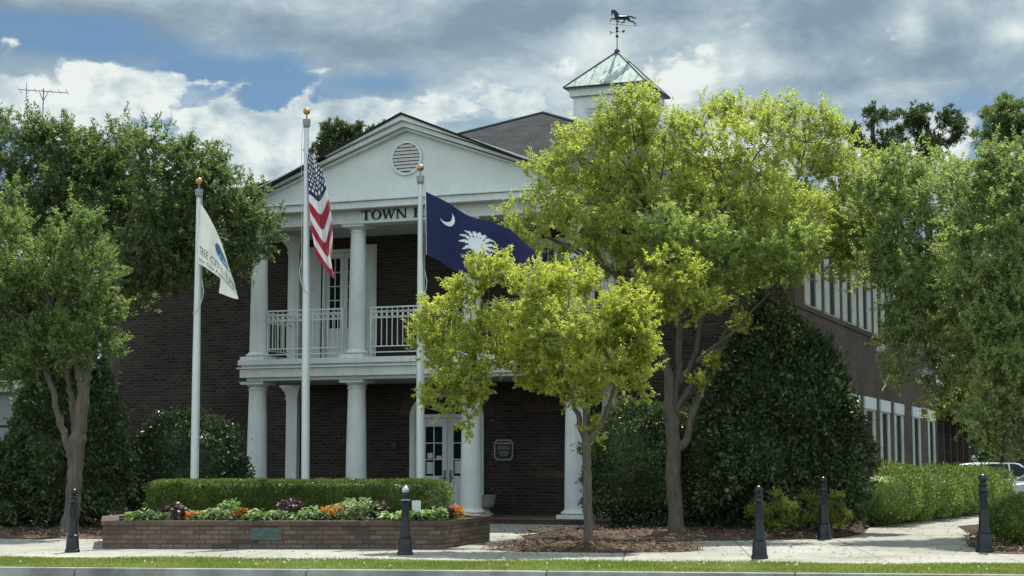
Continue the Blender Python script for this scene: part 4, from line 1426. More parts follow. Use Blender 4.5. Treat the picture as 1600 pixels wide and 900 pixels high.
t.crown(bl(Y, (835, 352, 48, 40, 0), (802, 335, 22, 24, .1), (870, 300, 50, 44, .2), (905, 245, 44, 38, .3), (880, 218, 32, 28, .4), (935, 188, 36, 26, .5), (985, 158, 34, 22, .5), (1014, 146, 20, 14, .5), (862, 262, 34, 32, .3), (1240, 165, 30, 20, .4), (905, 350, 56, 48, 0), (960, 200, 52, 34, .4), (1000, 170, 36, 22, .4), (960, 275, 60, 50, 0), (1040, 200, 52, 36, .3),
           (1035, 270, 60, 50, 0), (985, 340, 60, 50, -.3), (1100, 190, 44, 34, .5), (1110, 250, 60, 50, .1), (1100, 320, 62, 50, -.2), (1180, 220, 52, 42, .4), (1190, 290, 60, 52, 0), (1180, 350, 60, 46, -.1), (1255, 330, 50, 44, 0),
           (1040, 380, 60, 38, -.4), (1110, 390, 56, 34, -.3), (1190, 410, 52, 34, 0), (960, 400, 44, 30, .1), (900, 400, 40, 26, .3), (1130, 440, 44, 18, .1), (1000, 250, 60, 60, 1.0), (1120, 300, 70, 60, 1.1), (920, 320, 60, 50, 1.0), (1200, 370, 60, 50, .9)),
        L=.082, W=.042, dens=.84, clump=.26, twigs=6, per=16)
# bright young growth low on the near side
np_mesh('crown', np.concatenate(t.V), np.concatenate(t.F), t.ml, t.o); t.V = []; t.F = []; t.k = 0; t.ml = M['l_yellow']
t.crown(bl(Y, (1050, 410, 40, 30, -2.0), (1018, 445, 34, 28, -2.0), (1078, 445, 38, 30, -2.0), (1050, 455, 44, 28, -2.1), (1118, 476, 28, 18, -1.9), (1080, 476, 34, 18, -1.9), (1040, 480, 36, 18, -1.6), (1095, 585, 10, 12, -.1), (1110, 555, 10, 8, 0), (1160, 500, 10, 8, -.2)),
        L=.075, W=.038, dens=1.3, clump=.19, twigs=6, per=15)
np_mesh('crown', np.concatenate(t.V), np.concatenate(t.F), t.ml, t.o); t.V = []; t.F = []; t.k = 0; t.ml = M['l_front']
t.crown(bl(Y, (1050, 345, 44, 30, -1.2), (1090, 365, 48, 36, -1.2), (1135, 395, 48, 38, -1.1), (1100, 415, 44, 28, -1), (1165, 430, 30, 22, -.9), (1200, 375, 44, 30, -.9), (1250, 370, 40, 28, -.8), (1220, 405, 40, 22, -.8), (1020, 375, 32, 26, -1)),
        L=.085, W=.044, dens=.95, clump=.24, twigs=6, per=15)
t.done()

# --- trees along the side path, right
def blob_tree(name, Y, trunkpx, blobs, ml, seed, L, W, dens, clump, label, bark='bark', trad=.13, per=15, twigs=6, baseY=None, group=None, upb=.55, top=None, fin=True, gz=0.0, forkpx=None):
    bp = at(trunkpx, 722, Y); bp.z = gz
    t = Tree(name, bp, M[ml], M[bark], seed, label=label, cat='tree', group=group)
    B_ = bl(Y, *blobs)
    cx = sum(b_[0].x for b_ in B_) / len(B_); lo = min(b_[0].z for b_ in B_); hi = max(b_[0].z for b_ in B_)
    fork = Vector((bp.x + (cx - bp.x) * .25, Y, gz + max(.9, lo * .62)))
    if forkpx: fork = at(forkpx[0], forkpx[1], Y)
    t.limb([bp, bp + Vector((0, 0, .2)), bp.lerp(fork, .6), fork], [trad * 1.35, trad, trad * .85, trad * .75], 10, .02)
    t.ends = []
    for q in range(5):
        b_ = B_[(q * 7 + 1) % len(B_)][0]
        t.limb([fork, fork.lerp(b_, .35) + Vector((0, 0, .25)), fork.lerp(b_, .85)], [trad * .55, trad * .36, trad * .18], 7, .04)
    t.crown(B_, L=L, W=W, dens=dens, clump=clump, twigs=twigs, per=per, upb=upb)
    if fin: t.done()
    return t


blob_tree('shade_tree', 34.5, 1235, [(1230, 205, 44, 34, 0), (1280, 215, 50, 42, 0), (1200, 170, 30, 20, .4), (1265, 180, 36, 20, 0), (1330, 265, 46, 40, 0), (1255, 265, 60, 50, 0), (1300, 330, 60, 50, 0), (1240, 340, 60, 50, 0), (1350, 330, 46, 46, 0),
           (1390, 270, 34, 30, .5), (1340, 385, 50, 40, 0), (1280, 395, 56, 40, 0), (1225, 405, 44, 30, 0), (1375, 380, 40, 44, 0), (1365, 300, 50, 50, .3), (1330, 350, 50, 50, .3), (1150, 170, 22, 18, .6), (1130, 185, 34, 24, .6), (1140, 160, 12, 14, .4)],
          'l_lime', 41, .09, .046, .72, .30, 'yellow-tipped tree rising over the brick corner behind the spreading limbs', trad=.075, forkpx=(1232, 415))
tbl = blob_tree('shade_tree', 30.5, 1655, [(1415, 260, 40, 32, .5), (1470, 260, 40, 34, .6), (1440, 310, 54, 44, 0), (1400, 370, 46, 44, 0), (1370, 265, 34, 30, .4), (1345, 310, 36, 34, .3), (1470, 370, 52, 46, 0), (1420, 430, 52, 44, -.3), (1375, 420, 26, 26, .2), (1440, 490, 52, 44, -.4), (1400, 470, 20, 34, 0),
           (1430, 550, 40, 36, -.4), (1480, 560, 36, 36, -.2), (1400, 520, 20, 26, -.1), (1460, 600, 26, 22, -.3), (1450, 430, 50, 50, .7), (1490, 440, 46, 46, .1), (1400, 580, 14, 12, -.2), (1510, 300, 40, 44, .8), (1520, 360, 44, 50, .8), (1380, 330, 40, 40, .4), (1370, 400, 40, 40, .4), (1500, 500, 40, 50, .6), (1510, 600, 30, 30, .6), (1480, 640, 24, 16, .3)],
          'l_mid', 43, .088, .046, 1.05, .26, 'mid-green tree hanging over the side windows with white blossom tufts', trad=.10, fin=False)
tr = blob_tree('shade_tree', 28.6, 1640, [(1540, 300, 44, 40, .4), (1590, 260, 50, 44, .4), (1570, 340, 56, 50, 0), (1620, 320, 56, 60, 0), (1520, 390, 46, 46, 0), (1580, 410, 60, 52, -.2), (1530, 460, 50, 46, -.2), (1600, 480, 60, 52, -.3), (1550, 530, 52, 44, -.3),
           (1610, 560, 56, 46, -.3), (1570, 600, 50, 38, -.3), (1530, 640, 34, 28, -.2), (1590, 650, 44, 34, -.3), (1550, 685, 26, 18, -.3), (1600, 695, 30, 20, -.3), (1500, 350, 34, 34, .3), (1660, 420, 60, 60, 0), (1650, 600, 50, 60, 0), (1640, 500, 60, 60, .8), (1560, 470, 60, 60, .9), (1560, 250, 34, 34, .6), (1520, 270, 30, 26, .6), (1500, 420, 40, 40, .6), (1510, 540, 36, 40, .4), (1600, 380, 60, 60, .8), (1600, 600, 60, 60, .8)],
          'l_mid', 47, .09, .048, 1.08, .26, 'dense green tree at the right edge overhanging the far bollard', trad=.13, fin=False)
tr.done()
tbl.done()
rg = np.random.default_rng(5)
for (px, py, sz) in ((1449, 581, .07), (1511, 577, .055), (1537, 575, .04), (1378, 545, .03), (1462, 523, .03)):
    c = np.array(tbl.L(at(px, py, 30.0)))
    P = c + rg.normal(0, sz, (150, 3)) * [1, 1, .7]
    v, f = leaf_arrays(rg, P, unit_dirs(rg, 150), .035, .03, .2, .5)
    np_mesh('blossom', v, f, M['f_white'], tbl.o)

# --- left: near tree with forked trunk
Y = 30.6
t = Tree('forked_shade_tree', at(112, 722, Y) * 1, M['l_left'], M['bark'], 51, label='green tree on a grey forked trunk behind the leftmost bollard', cat='tree')
t.o.location.z = .04; t.base.z = .04
b0 = at(112, 722, Y); b0.z = .03
t.limb([b0, b0 + Vector((0, 0, .2)), at(114, 790, Y), at(116, 740, Y), at(118, 705, Y), at(122, 680, Y)], [.21, .155, .13, .135, .16, .14], 14, .008)
t.limb([at(112, 715, Y), at(104, 690, Y), at(92, 655, Y), at(82, 610, Y), at(68, 570, Y), at(50, 520, Y)], [.08, .07, .06, .055, .045, .03], 9, .012)
t.limb([at(118, 690, Y + .1), at(113, 640, Y + .1), at(107, 600, Y + .1), at(100, 560, Y + .1), at(80, 480, Y)], [.07, .06, .05, .045, .03], 9, .012)
t.limb([at(122, 682, Y), at(128, 640, Y), at(128, 600, Y), at(122, 570, Y), at(110, 480, Y)], [.13, .12, .11, .075, .04], 10, .012)
t.limb([at(128, 610, Y), at(138, 580, Y), at(146, 550, Y), at(155, 500, Y)], [.10, .07, .055, .03], 9, .012)
t.crown(bl(Y, (15, 330, 26, 50, 0), (12, 400, 40, 54, -.2), (10, 470, 44, 46, -.2), (40, 530, 40, 36, -.1), (85, 405, 44, 54, 0), (120, 360, 40, 44, 0), (60, 460, 50, 50, .3), (110, 460, 52, 50, -.2), (155, 430, 36, 46, 0), (150, 500, 40, 40, 0),
           (180, 470, 16, 26, 0), (85, 520, 40, 36, -.2), (130, 545, 36, 26, 0), (55, 560, 36, 22, .1), (15, 570, 30, 24, .1), (170, 530, 16, 20, .1), (-30, 450, 40, 90, 0), (90, 460, 70, 70, 1.0), (30, 430, 60, 60, 1.0)),
        L=.085, W=.044, dens=.95, clump=.26, twigs=6, per=16)
t.done()
blob_tree('broad_tree', 36.5, 30, [(60, 212, 26, 18, .2), (85, 188, 24, 18, 0), (110, 222, 44, 24, 0), (40, 200, 20, 14, .1), (170, 215, 34, 22, .2), (205, 222, 28, 24, .2), (195, 300, 34, 50, .2), (190, 360, 40, 50, .3), (30, 235, 50, 34, 0), (-15, 210, 34, 40, 0), (90, 240, 50, 36, 0), (140, 228, 26, 14, 0), (150, 255, 46, 34, 0), (55, 290, 60, 44, -.2), (120, 290, 56, 44, -.3), (0, 290, 50, 50, 0), (190, 265, 40, 34, 0),
           (170, 310, 54, 44, -.3), (90, 350, 60, 44, -.2), (30, 350, 56, 44, -.2), (160, 370, 50, 40, -.3), (200, 340, 46, 44, -.1), (210, 390, 40, 36, 0), (180, 430, 36, 30, 0), (130, 430, 50, 40, .3), (205, 455, 26, 24, .3), (100, 320, 90, 80, 1.4)],
          'l_deep', 53, .105, .055, .66, .34, 'tall dark green tree at the left edge, its top just under the rooftop antenna', 'barkd', .18)
blob_tree('broad_tree', 34.6, 165, [(215, 425, 40, 30, .3), (262, 430, 40, 24, .3), (185, 400, 34, 40, .4), (310, 425, 30, 16, .2), (238, 212, 30, 26, .3), (232, 250, 36, 34, .2), (275, 222, 28, 24, .3), (310, 228, 32, 24, .3), (335, 252, 24, 22, .2), (290, 265, 46, 36, .2), (250, 300, 50, 44, 0), (320, 300, 50, 40, 0), (345, 270, 30, 26, .1), (280, 340, 54, 44, 0), (230, 360, 46, 44, 0),
           (350, 340, 46, 40, 0), (385, 325, 34, 36, 0), (405, 300, 20, 16, 0), (408, 350, 28, 40, 0), (395, 385, 30, 28, 0), (340, 385, 46, 36, 0), (280, 400, 50, 36, 0), (225, 420, 40, 28, 0), (375, 400, 24, 24, 0), (300, 330, 90, 80, 1.2)],
          'l_deep', 57, .10, .052, .72, .30, 'dark green tree reaching over the left end of the white pediment', 'barkd', .13, forkpx=(188, 425))

# --- distant pines and backdrop trees
def pine(Y, trunk, top, puffs, seed, label, ml='l_pine', trad=.22):
    bp = at(trunk, 722, Y); bp.z = -.05
    t = Tree('pine_tree', bp, M[ml], M['barkd'], seed, label=label, cat='pine tree', group='pines on the skyline')
    tp = at(trunk, top, Y)
    t.limb([bp, bp.lerp(tp, .5), tp], [trad * 1.3, trad, trad * .35], 8, .08, 6)
    for (px, py, rx, ry) in puffs:
        c = at(px, py, Y); 
        k = (c.z - 1.0) / (tp.z) * .82
        st = bp.lerp(tp, min(.97, max(.3, k)))
        t.w.tube([st, st.lerp(c, .5) + Vector((0, 0, .1)), c], [trad * .32, trad * .22, trad * .1], 5)
        t.ends = [(t.L(c), .03)]
        t.crown(bl(Y, (px, py, rx, ry, t.rd.uniform(-1, 1))), L=.16, W=.04, dens=.42, clump=.18, twigs=6, per=12, upb=.4, branch=False, droop=.1, fine=False)
    return t.done()


def puffs(cx, cy_, rx, ry, n, seed, s=(11, 15)):
    r_ = random.Random(seed); out = []
    for i in range(n):
        a = r_.uniform(0, 6.28); q = r_.uniform(.25, 1) ** .6
        w = r_.uniform(*s)
        out.append((cx + rx * q * math.cos(a), cy_ + ry * q * math.sin(a), w, w * r_.uniform(.6, .85)))
    return out


pine(72, 1364, 185, puffs(1362, 198, 40, 36, 24, 1, (8, 13)) + puffs(1345, 235, 40, 20, 8, 2), 61, 'open-crowned pine whose bare stem shows against the sky, left of the skyline pair')
pine(74, 1450, 190, puffs(1452, 195, 54, 34, 34, 3, (9, 14)) + puffs(1430, 225, 46, 30, 22, 4, (11, 16)) + [(1505, 184, 9, 8), (1498, 190, 10, 7), (1488, 208, 9, 6)], 62, 'fuller dark pine with a flat top, right of the skyline pair')
pine(60, 1574, 160, puffs(1572, 168, 16, 24, 12, 5, (9, 13)) + puffs(1542, 190, 16, 22, 10, 6, (9, 13)) + puffs(1580, 200, 30, 20, 10, 7, (10, 14)), 63, 'upright pine spires at the right edge of the skyline', 'l_deep')
pine(60, 1612, 175, puffs(1600, 170, 12, 24, 8, 8, (9, 13)) + puffs(1606, 215, 24, 30, 8, 18, (9, 13)), 66, 'pine cut off by the right edge of the photograph', 'l_deep')
pine(76, 540, 200, puffs(532, 198, 26, 14, 16, 9, (9, 14)) + puffs(525, 222, 24, 16, 12, 10, (9, 13)) + puffs(578, 195, 22, 9, 8, 11, (7, 11)) + puffs(503, 222, 9, 14, 6, 12, (7, 10)) + [(556, 205, 10, 8), (489, 232, 7, 8), (512, 238, 8, 7)], 64, 'pine seen over the left slope of the pediment')

bgl = [(-34, 92, 11.0, 'round dark backdrop tree far behind the left-hand trees'), (-24, 84, 10.5, 'backdrop tree behind the neighbouring grey building'), (-13, 98, 10.0, 'backdrop tree hidden behind the left end of the hall'),
       (26, 86, 9.6, 'backdrop tree closing the view past the parked cars'), (33, 80, 10.5, 'backdrop tree to the right beyond the car park'), (41, 90, 11.5, 'backdrop tree at the far right behind the car park'), (19.5, 92, 9.0, 'backdrop tree between the annex and the parked cars')]
for i, (x, y, h, lab) in enumerate(bgl):
    t = Tree('backdrop_tree', (x, y, -.1), M['l_deep'], M['barkd'], 80 + i, label=lab, cat='tree', group='trees far behind the building')
    t.limb([(x, y, -.1), (x + .2, y, h * .3), (x, y, h * .6)], [.3, .22, .12], 8, .05)
    rr = t.rd
    bs = []
    for k in range(18):
        a = rr.uniform(0, 6.28); z = h * (.10 + .80 * rr.random()); q = 3.6 * math.sqrt(max(.1, 1 - abs(z / h - .5) * 1.4))
        bs.append((Vector((x + q * math.cos(a) * rr.random(), y + q * math.sin(a) * .8, z)), (2.0, 1.8, 1.4)))
    t.crown(bs, L=.27, W=.16, dens=.22, clump=.6, twigs=6, per=9, fine=False)
    t.done()

# --- shrubs against the building
def shrub(px, Y, rxp, toppy, nleaf, L, W, ml, seed, label, name='evergreen_shrub', power=2.2, taper=.25, lump=.12, depth=1.0, group=None, cat='shrub'):
    c = at(px, 722, Y); c.z = .02
    k = Y / 2614
    h = at(px, toppy, Y).z
    return shell_shrub(name, c, (rxp * k, rxp * k * depth, h), nleaf, L, W, M[ml], seed, power=power, taper=taper, lump=lump, label=label, cat=cat, group=group)


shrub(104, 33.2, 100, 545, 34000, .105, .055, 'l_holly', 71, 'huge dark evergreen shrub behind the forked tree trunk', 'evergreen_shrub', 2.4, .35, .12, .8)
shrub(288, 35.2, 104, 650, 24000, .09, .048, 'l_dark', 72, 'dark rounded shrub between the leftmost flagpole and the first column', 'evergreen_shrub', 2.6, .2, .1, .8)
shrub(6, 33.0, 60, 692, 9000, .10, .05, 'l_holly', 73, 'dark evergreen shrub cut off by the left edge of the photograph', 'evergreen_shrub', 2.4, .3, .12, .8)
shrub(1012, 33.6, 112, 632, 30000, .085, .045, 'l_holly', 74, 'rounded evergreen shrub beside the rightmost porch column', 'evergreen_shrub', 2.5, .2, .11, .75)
shrub(1222, 32.2, 141, 492, 72000, .11, .058, 'l_holly', 75, 'tall glossy cone-shaped evergreen at the corner of the building', 'evergreen_shrub', 2.3, .40, .15, .75)
shrub(1118, 33.0, 60, 600, 12000, .09, .048, 'l_holly', 76, 'evergreen filling the gap between the rounded shrub and the tall cone', 'evergreen_shrub', 2.2, .3, .1, .8)
shrub(1612, 26.6, 70, 772, 15000, .05, .028, 'l_hedge2', 77, 'low green shrub behind the far right bollard', 'low_shrub', 2.6, .15, .09, .9)
shrub(1668, 26.8, 60, 768, 9000, .05, .028, 'l_hedge2', 78, 'low green shrub just past the right edge bed', 'low_shrub', 2.6, .15, .09, .9)
for i, (px, Y, top, lab) in enumerate(((1206, 29.9, 758, 'feathery yellow-green juniper behind the second bollard from the right end group'), (1297, 30.3, 756, 'feathery yellow-green juniper right behind the bollard at the bed edge'))):
    c = at(px, 722, Y); c.z = .03
    t = Tree('juniper', c, M['l_juniper'], M['barkd'], 90 + i, label=['feathery yellow-green juniper between the two middle-right bollards', 'feathery yellow-green juniper directly behind the bollard at the bed edge'][i], cat='shrub', group='junipers under the tall evergreen')
    t.limb([c, c + Vector((0, 0, .35)), c + Vector((.02, 0, .6))], [.03, .025, .015], 6, .01)
    if i == 0: bb = [(1222, 782, 22, 9), (1195, 790, 24, 8), (1230, 805, 18, 8), (1180, 788, 14, 8), (1210, 768, 10, 9), (1205, 815, 22, 9), (1240, 790, 8, 6)]
    else: bb = [(1310, 775, 12, 10), (1318, 795, 16, 10), (1272, 778, 14, 8), (1262, 803, 14, 7), (1300, 805, 22, 10), (1290, 790, 20, 12), (1258, 764, 8, 7), (1305, 765, 8, 8)]
    t.crown(bl(Y, *bb), L=.055, W=.012, dens=7, clump=.08, twigs=6, per=12, upb=.8, branch=True)
    t.done()

# path hedge: a row of clipped shrubs grown together
hp0, hp1 = Vector((7.35, 35.2, 0)), Vector((13.1, 46.3, 0))
hd_ = (hp1 - hp0).normalized(); ha = math.atan2(hd_.y, hd_.x); NH = 7
hl = (hp1 - hp0).length / NH
words = ['nearest', 'second nearest', 'third nearest', 'middle', 'third farthest', 'second farthest', 'farthest']
for i in range(NH):
    c = hp0 + hd_ * (hl * (i + .5)); c.z = .02
    rr = random.Random(i)
    shell_shrub('hedge_shrub', c + Vector((.1, 0, 0)), (hl * .56, .76 + rr.uniform(-.06, .06), 1.18 + rr.uniform(-.06, .06)), 10500, .058, .034, M['l_hedge2'], 100 + i, power=2.7, taper=.06, lump=.13, stems=2, rz=ha,
                label='clipped bright green hedge shrub along the side path, %s of the row' % words[i], cat='hedge', group='hedge shrubs along the side path')
# clipped hedge in the planter
h0, h1 = at(232, 722, 27.8), at(700, 722, 27.6)
shell_shrub('clipped_hedge', ((h0.x + h1.x) / 2, 27.75, PZ - .10), ((h1.x - h0.x) / 2, .42, .72), 90000, .036, .022, M['l_hedge'], 120, box=True, lump=.03, stems=6, up=.7,
            label='long flat-topped boxwood hedge clipped in the brick planter below the flagpoles', cat='hedge')

# ------------------------------------------------------------------ flowers in the planter
def rosette(px, w, h, kind, seed, label, dy=0.0, name='bedding_plant', cat='flower'):
    rg = np.random.default_rng(seed)
    Y = 26.78 + dy
    c = at(px, 722, Y); zb = PZ - .10
    k = Y / 2614
    R_, H_ = w * k / 2, h * k + .06
    o = empty(name, (c.x, Y, zb), 0, label=label, cat=cat, group='bedding plants along the planter')
    ml, Ln, Wn, n = {'hosta': ('l_hosta', .17, .085, 150), 'varieg': ('l_varieg', .085, .05, 420), 'purple': ('l_purple', .075, .045, 380), 'green': ('l_hosta', .07, .042, 360), 'orange': ('l_mid', .055, .03, 320)}[kind]
    n = int(n * max(.6, w / 55))
    a = rg.uniform(0, 2 * PI, n); q = rg.uniform(0, 1, n) ** .6; hh = rg.uniform(.1, 1, n)
    if kind == 'hosta':
        P = np.stack([np.cos(a) * q * R_ * .72, np.sin(a) * q * R_ * .55, H_ * (.35 + .5 * hh) * (1 - .45 * q)], 1)
        D = np.stack([np.cos(a), np.sin(a), rg.uniform(-.1, .55, n)], 1)
    else:
        P = np.stack([np.cos(a) * q * R_, np.sin(a) * q * R_ * .7, .04 + H_ * hh ** .7 * (1 - .35 * q ** 2)], 1)
        D = np.stack([np.cos(a) * .8, np.sin(a) * .8, rg.uniform(-.1, .8, n)], 1) + rg.normal(0, .35, (n, 3))
    v, f = leaf_arrays(rg, P, D, Ln, Wn, .32, .9)
    np_mesh('leaves', v, f, M[ml], o)
    if kind == 'orange':
        n = int(46 * max(.6, w / 32))
        a = rg.uniform(0, 2 * PI, n); q = rg.uniform(0, 1, n) ** .5
        C = np.stack([np.cos(a) * q * R_, np.sin(a) * q * R_ * .7 - .02, H_ * rg.uniform(.55, 1.08, n)], 1)
        P = np.repeat(C, 9, 0) + rg.normal(0, .008, (n * 9, 3))
        v, f = leaf_arrays(rg, P, unit_dirs(rg, n * 9) + [0, -.3, .5], .032, .028, .3, .8)
        np_mesh('flower_heads', v, f, M['f_orange'], o)
    st = MB()
    for i in range(5):
        st.tube([(rg.normal(0, .02), rg.normal(0, .02), 0), (rg.normal(0, R_ * .4), rg.normal(0, R_ * .3), H_ * .6)], .006, 4)
    st.build('stem', M['l_mid'], o)
    return o


FL = [(228, 58, 25, 'hosta', 'broad-leaved hosta at the left end of the planter'), (272, 36, 26, 'purple', 'dusky purple coleus beside the left end hosta'), (306, 34, 15, 'orange', 'orange flowers left of the first variegated clump'),
      (336, 30, 18, 'varieg', 'small variegated clump right of the leftmost orange flowers'), (360, 30, 32, 'green', 'taller green plant with pinkish bloom above the second orange flowers'), (378, 22, 19, 'orange', 'small orange flower clump left of the planter plaque hosta'),
      (412, 56, 25, 'hosta', 'hosta right above the green planter plaque'), (456, 36, 32, 'purple', 'tall purple coleus right of the plaque hosta'), (488, 32, 20, 'green', 'small green clump between the purple coleus and the orange flowers'),
      (519, 34, 22, 'orange', 'orange flowers just left of the big pale variegated plant'), (560, 66, 33, 'varieg', 'big pale variegated plant in the middle of the planter'), (592, 24, 30, 'purple', 'purple coleus touching the big pale variegated plant'),
      (615, 36, 22, 'hosta', 'hosta left of the bollard'), (657, 46, 26, 'hosta', 'bright hosta under the small white card'), (684, 26, 20, 'green', 'low green clump right of the bright hosta'), (697, 20, 22, 'purple', 'small purple plant near the right corner of the planter'),
      (712, 24, 22, 'orange', 'orange flowers at the right corner of the planter')]
for i, (px, w, h, kd_, lab) in enumerate(FL):
    rosette(px, w * 1.08, h, kd_, 200 + i, lab, dy=(.3 if px > 700 else (.18 if px > 690 else 0)) + (.12 if h > 28 else 0))
# pinkish bloom on the tall green plant
# filler growth between the plants
rg = np.random.default_rng(77)
for i, (px, w) in enumerate(((250, 40), (320, 40), (440, 30), (475, 40), (540, 30), (640, 30), (505, 26), (395, 30), (347, 30), (672, 30))):
    rosette(px, w, 12, 'green' if i % 2 else 'varieg', 240 + i, 'low leafy filler plant in the gap at %s' % ['the left hosta', 'the leftmost orange flowers', 'the foot of the tall purple coleus', 'the right foot of the tall purple coleus', 'the left foot of the big variegated plant', 'the foot of the bollard hostas', 'the left foot of the middle orange flowers', 'the left foot of the plaque hosta', 'the foot of the taller green plant', 'the right foot of the bright hosta'][i], dy=-.05)
cs = empty('garden_card', (at(651, 722, 27.1).x, 27.1, PZ - .1), R(4), label='small blank white card on a stake among the hostas beside the bollard', cat='sign')
mb = MB(); mb.box(-.008, .008, -.004, .004, 0, .30); mb.build('stake', M['steel'], cs)
mb = MB(); mb.box(-.072, .072, -.012, -.004, .235, .40); mb.build('card', M['white'], cs, bevel=.003)

# ------------------------------------------------------------------ bollards
def bollard(px, py, hpx, label):
    r_ = at(px, py, 10); k = (0 - CAMH) / (r_.z - CAMH); x, y = r_.x * k, r_.y * k
    h = hpx * y / 2600
    s_ = h / .98
    o = empty('bollard', (x, y, 0), random.Random(px).uniform(0, .5), label=label, cat='bollard', group='black cast iron bollards')
    mb = MB()
    mb.lathe([(.118, 0), (.118, .03), (.114, .045), (.104, .052), (.103, .08), (.101, .12), (.097, .17), (.09, .215), (.086, .235), (.094, .243), (.095, .262), (.088, .27), (.076, .278), (.073, .30)], 32)
    mb.build('base', M['black'], o, smooth=True, sharp=30)
    mb = MB()
    mb.lathe([(.072, .301), (.066, .40), (.060, .50), (.0585, .53), (.0585, .54), (.0575, .70), (.0575, .71), (.058, .745), (.0585, .76)], 24, flute=(.535, .705, .010))
    mb.build('shaft', M['black'], o, smooth=True, sharp=25)
    mb = MB()
    mb.lathe([(.058, .7605), (.07, .768), (.071, .78), (.058, .787), (.054, .80), (.047, .825), (.048, .835), (.061, .84), (.062, .862), (.055, .868), (.05, .885), (.036, .893), (.034, .9)], 32)
    mb.build('collar', M['black'], o, smooth=True, sharp=30)
    mb = MB(); mb.ball((0, 0, .942), .057, 24, 14); mb.build('finial', M['silver' if 'shiny' in label else 'black'], o, smooth=True)
    if 'shiny' in label:
        mb = MB(); mb.lathe([(.060, .786), (.075, .788), (.075, .800), (.060, .802)], 32); mb.build('ring', M['silver'], o)
    o.scale = (s_, s_, s_)
    return o


bollard(113, 863, 96, 'leftmost black bollard, standing before the forked tree trunk')
bollard(633, 867, 104, 'black bollard with a shiny cap in front of the brick planter')
bollard(1187, 873, 110, 'black bollard nearest the grass, right of the slim tree')
bollard(1288, 843, 95, 'black bollard set back at the edge of the mulch bed below the tall evergreen')
bollard(1539, 863, 118, 'rightmost black bollard, at the mouth of the side path')

# ------------------------------------------------------------------ flagpoles
def flagpole(pxb, pxt, pyball, Y, label):
    x = at(pxb, 755, Y).x; top = at(pxt, pyball, Y)
    tilt = (top.x - x) / top.z * .6
    o = empty('flagpole', (x, Y, PZ - .1), 0, label=label, cat='flagpole', group='aluminium flagpoles in the planter')
    zt = top.z - (PZ - .1)
    o.rotation_euler = (0, math.atan(tilt), 0)
    mb = MB(); mb.lathe([(.075, 0), (.072, .4), (.068, zt * .45), (.052, zt * .75), (.042, zt - .30)], 24); mb.build('shaft', M['pole'], o, smooth=True)
    mb = MB(); mb.lathe([(.12, .001), (.12, .02), (.085, .05), (.078, .07)], 24); mb.build('collar', M['pole'], o, smooth=True)
    mb = MB(); mb.lathe([(.045, zt - .30), (.05, zt - .285), (.048, zt - .27), (.064, zt - .265), (.07, zt - .15), (.068, zt - .145), (.014, zt - .14), (.012, zt - .05)], 20)
    mb.build('truck', M['polecap'], o, smooth=True, sharp=30)
    mb = MB(); mb.ball((0, 0, zt), .062, 24, 14); mb.build('finial_ball', M['gold'], o, smooth=True)
    return o, zt


def halyard(o, zt, side, zlow, loop=True):
    mb = MB()
    x = side * .075
    mb.tube([(x * .7, -.03, zt - .22), (x * 1.15, -.03, zt - .6), (x, -.02, zlow + .5), (x * .9, -.02, zlow)], .005, 5)
    mb.tube([(x, -.02, zlow + .45), (x * 1.5, -.03, zlow + .25), (x * 1.3, -.04, zlow + .1), (x * .2, -.10, zlow - .12), (-x * .9, -.06, zlow - .16)], .008, 5)
    mb.build('halyard', M['rope'], o)


FY = 28.9
p1, z1_ = flagpole(304, 309.5, 283, FY, 'leftmost and shortest flagpole, carrying the white flag')
p2, z2_ = flagpole(477.5, 475, 174, FY, 'tallest flagpole, carrying the striped flag with stars')
p3, z3_ = flagpole(657, 655, 262, FY - .1, 'rightmost flagpole, carrying the dark blue flag')
halyard(p1, z1_, 1, 3.75); halyard(p2, z2_, -1, 4.1); halyard(p3, z3_, 1, 3.9)


# ------------------------------------------------------------------ flags
def bez(pts, s):
    """Catmull-Rom through (s, x, y, d) rows"""
    s0 = [p[0] for p in pts]
    i = max(0, min(len(pts) - 2, sum(1 for q in s0 if q <= s) - 1))
    P = [np.array(pts[max(0, min(len(pts) - 1, j))][1:], float) for j in (i - 1, i, i + 1, i + 2)]
    t = (s - s0[i]) / (s0[i + 1] - s0[i])
    return .5 * (2 * P[1] + (P[2] - P[0]) * t + (2 * P[0] - 5 * P[1] + 4 * P[2] - P[3]) * t * t + (3 * P[1] - P[0] - 3 * P[2] + P[3]) * t ** 3)


def make_surface(rows, Y, waves):
    """rows: list of (t, [(s, px, py, depth)...]); gives f(s,t) -> point"""
    def f(s, t):
        ts = [r[0] for r in rows]
        i = max(0, min(len(rows) - 2, sum(1 for q in ts if q <= t) - 1))
        k = (t - ts[i]) / (ts[i + 1] - ts[i])
        P = []
        for j in (i - 1, i, i + 1, i + 2):
            jj = max(0, min(len(rows) - 1, j)); P.append(bez(rows[jj][1], s))
        v = .5 * (2 * P[1] + (P[2] - P[0]) * k + (2 * P[0] - 5 * P[1] + 4 * P[2] - P[3]) * k * k + (3 * P[1] - P[0] - 3 * P[2] + P[3]) * k ** 3)
        p = at(v[0], v[1], Y)
        p.y += v[2] + waves(s, t)
        return p
    return f


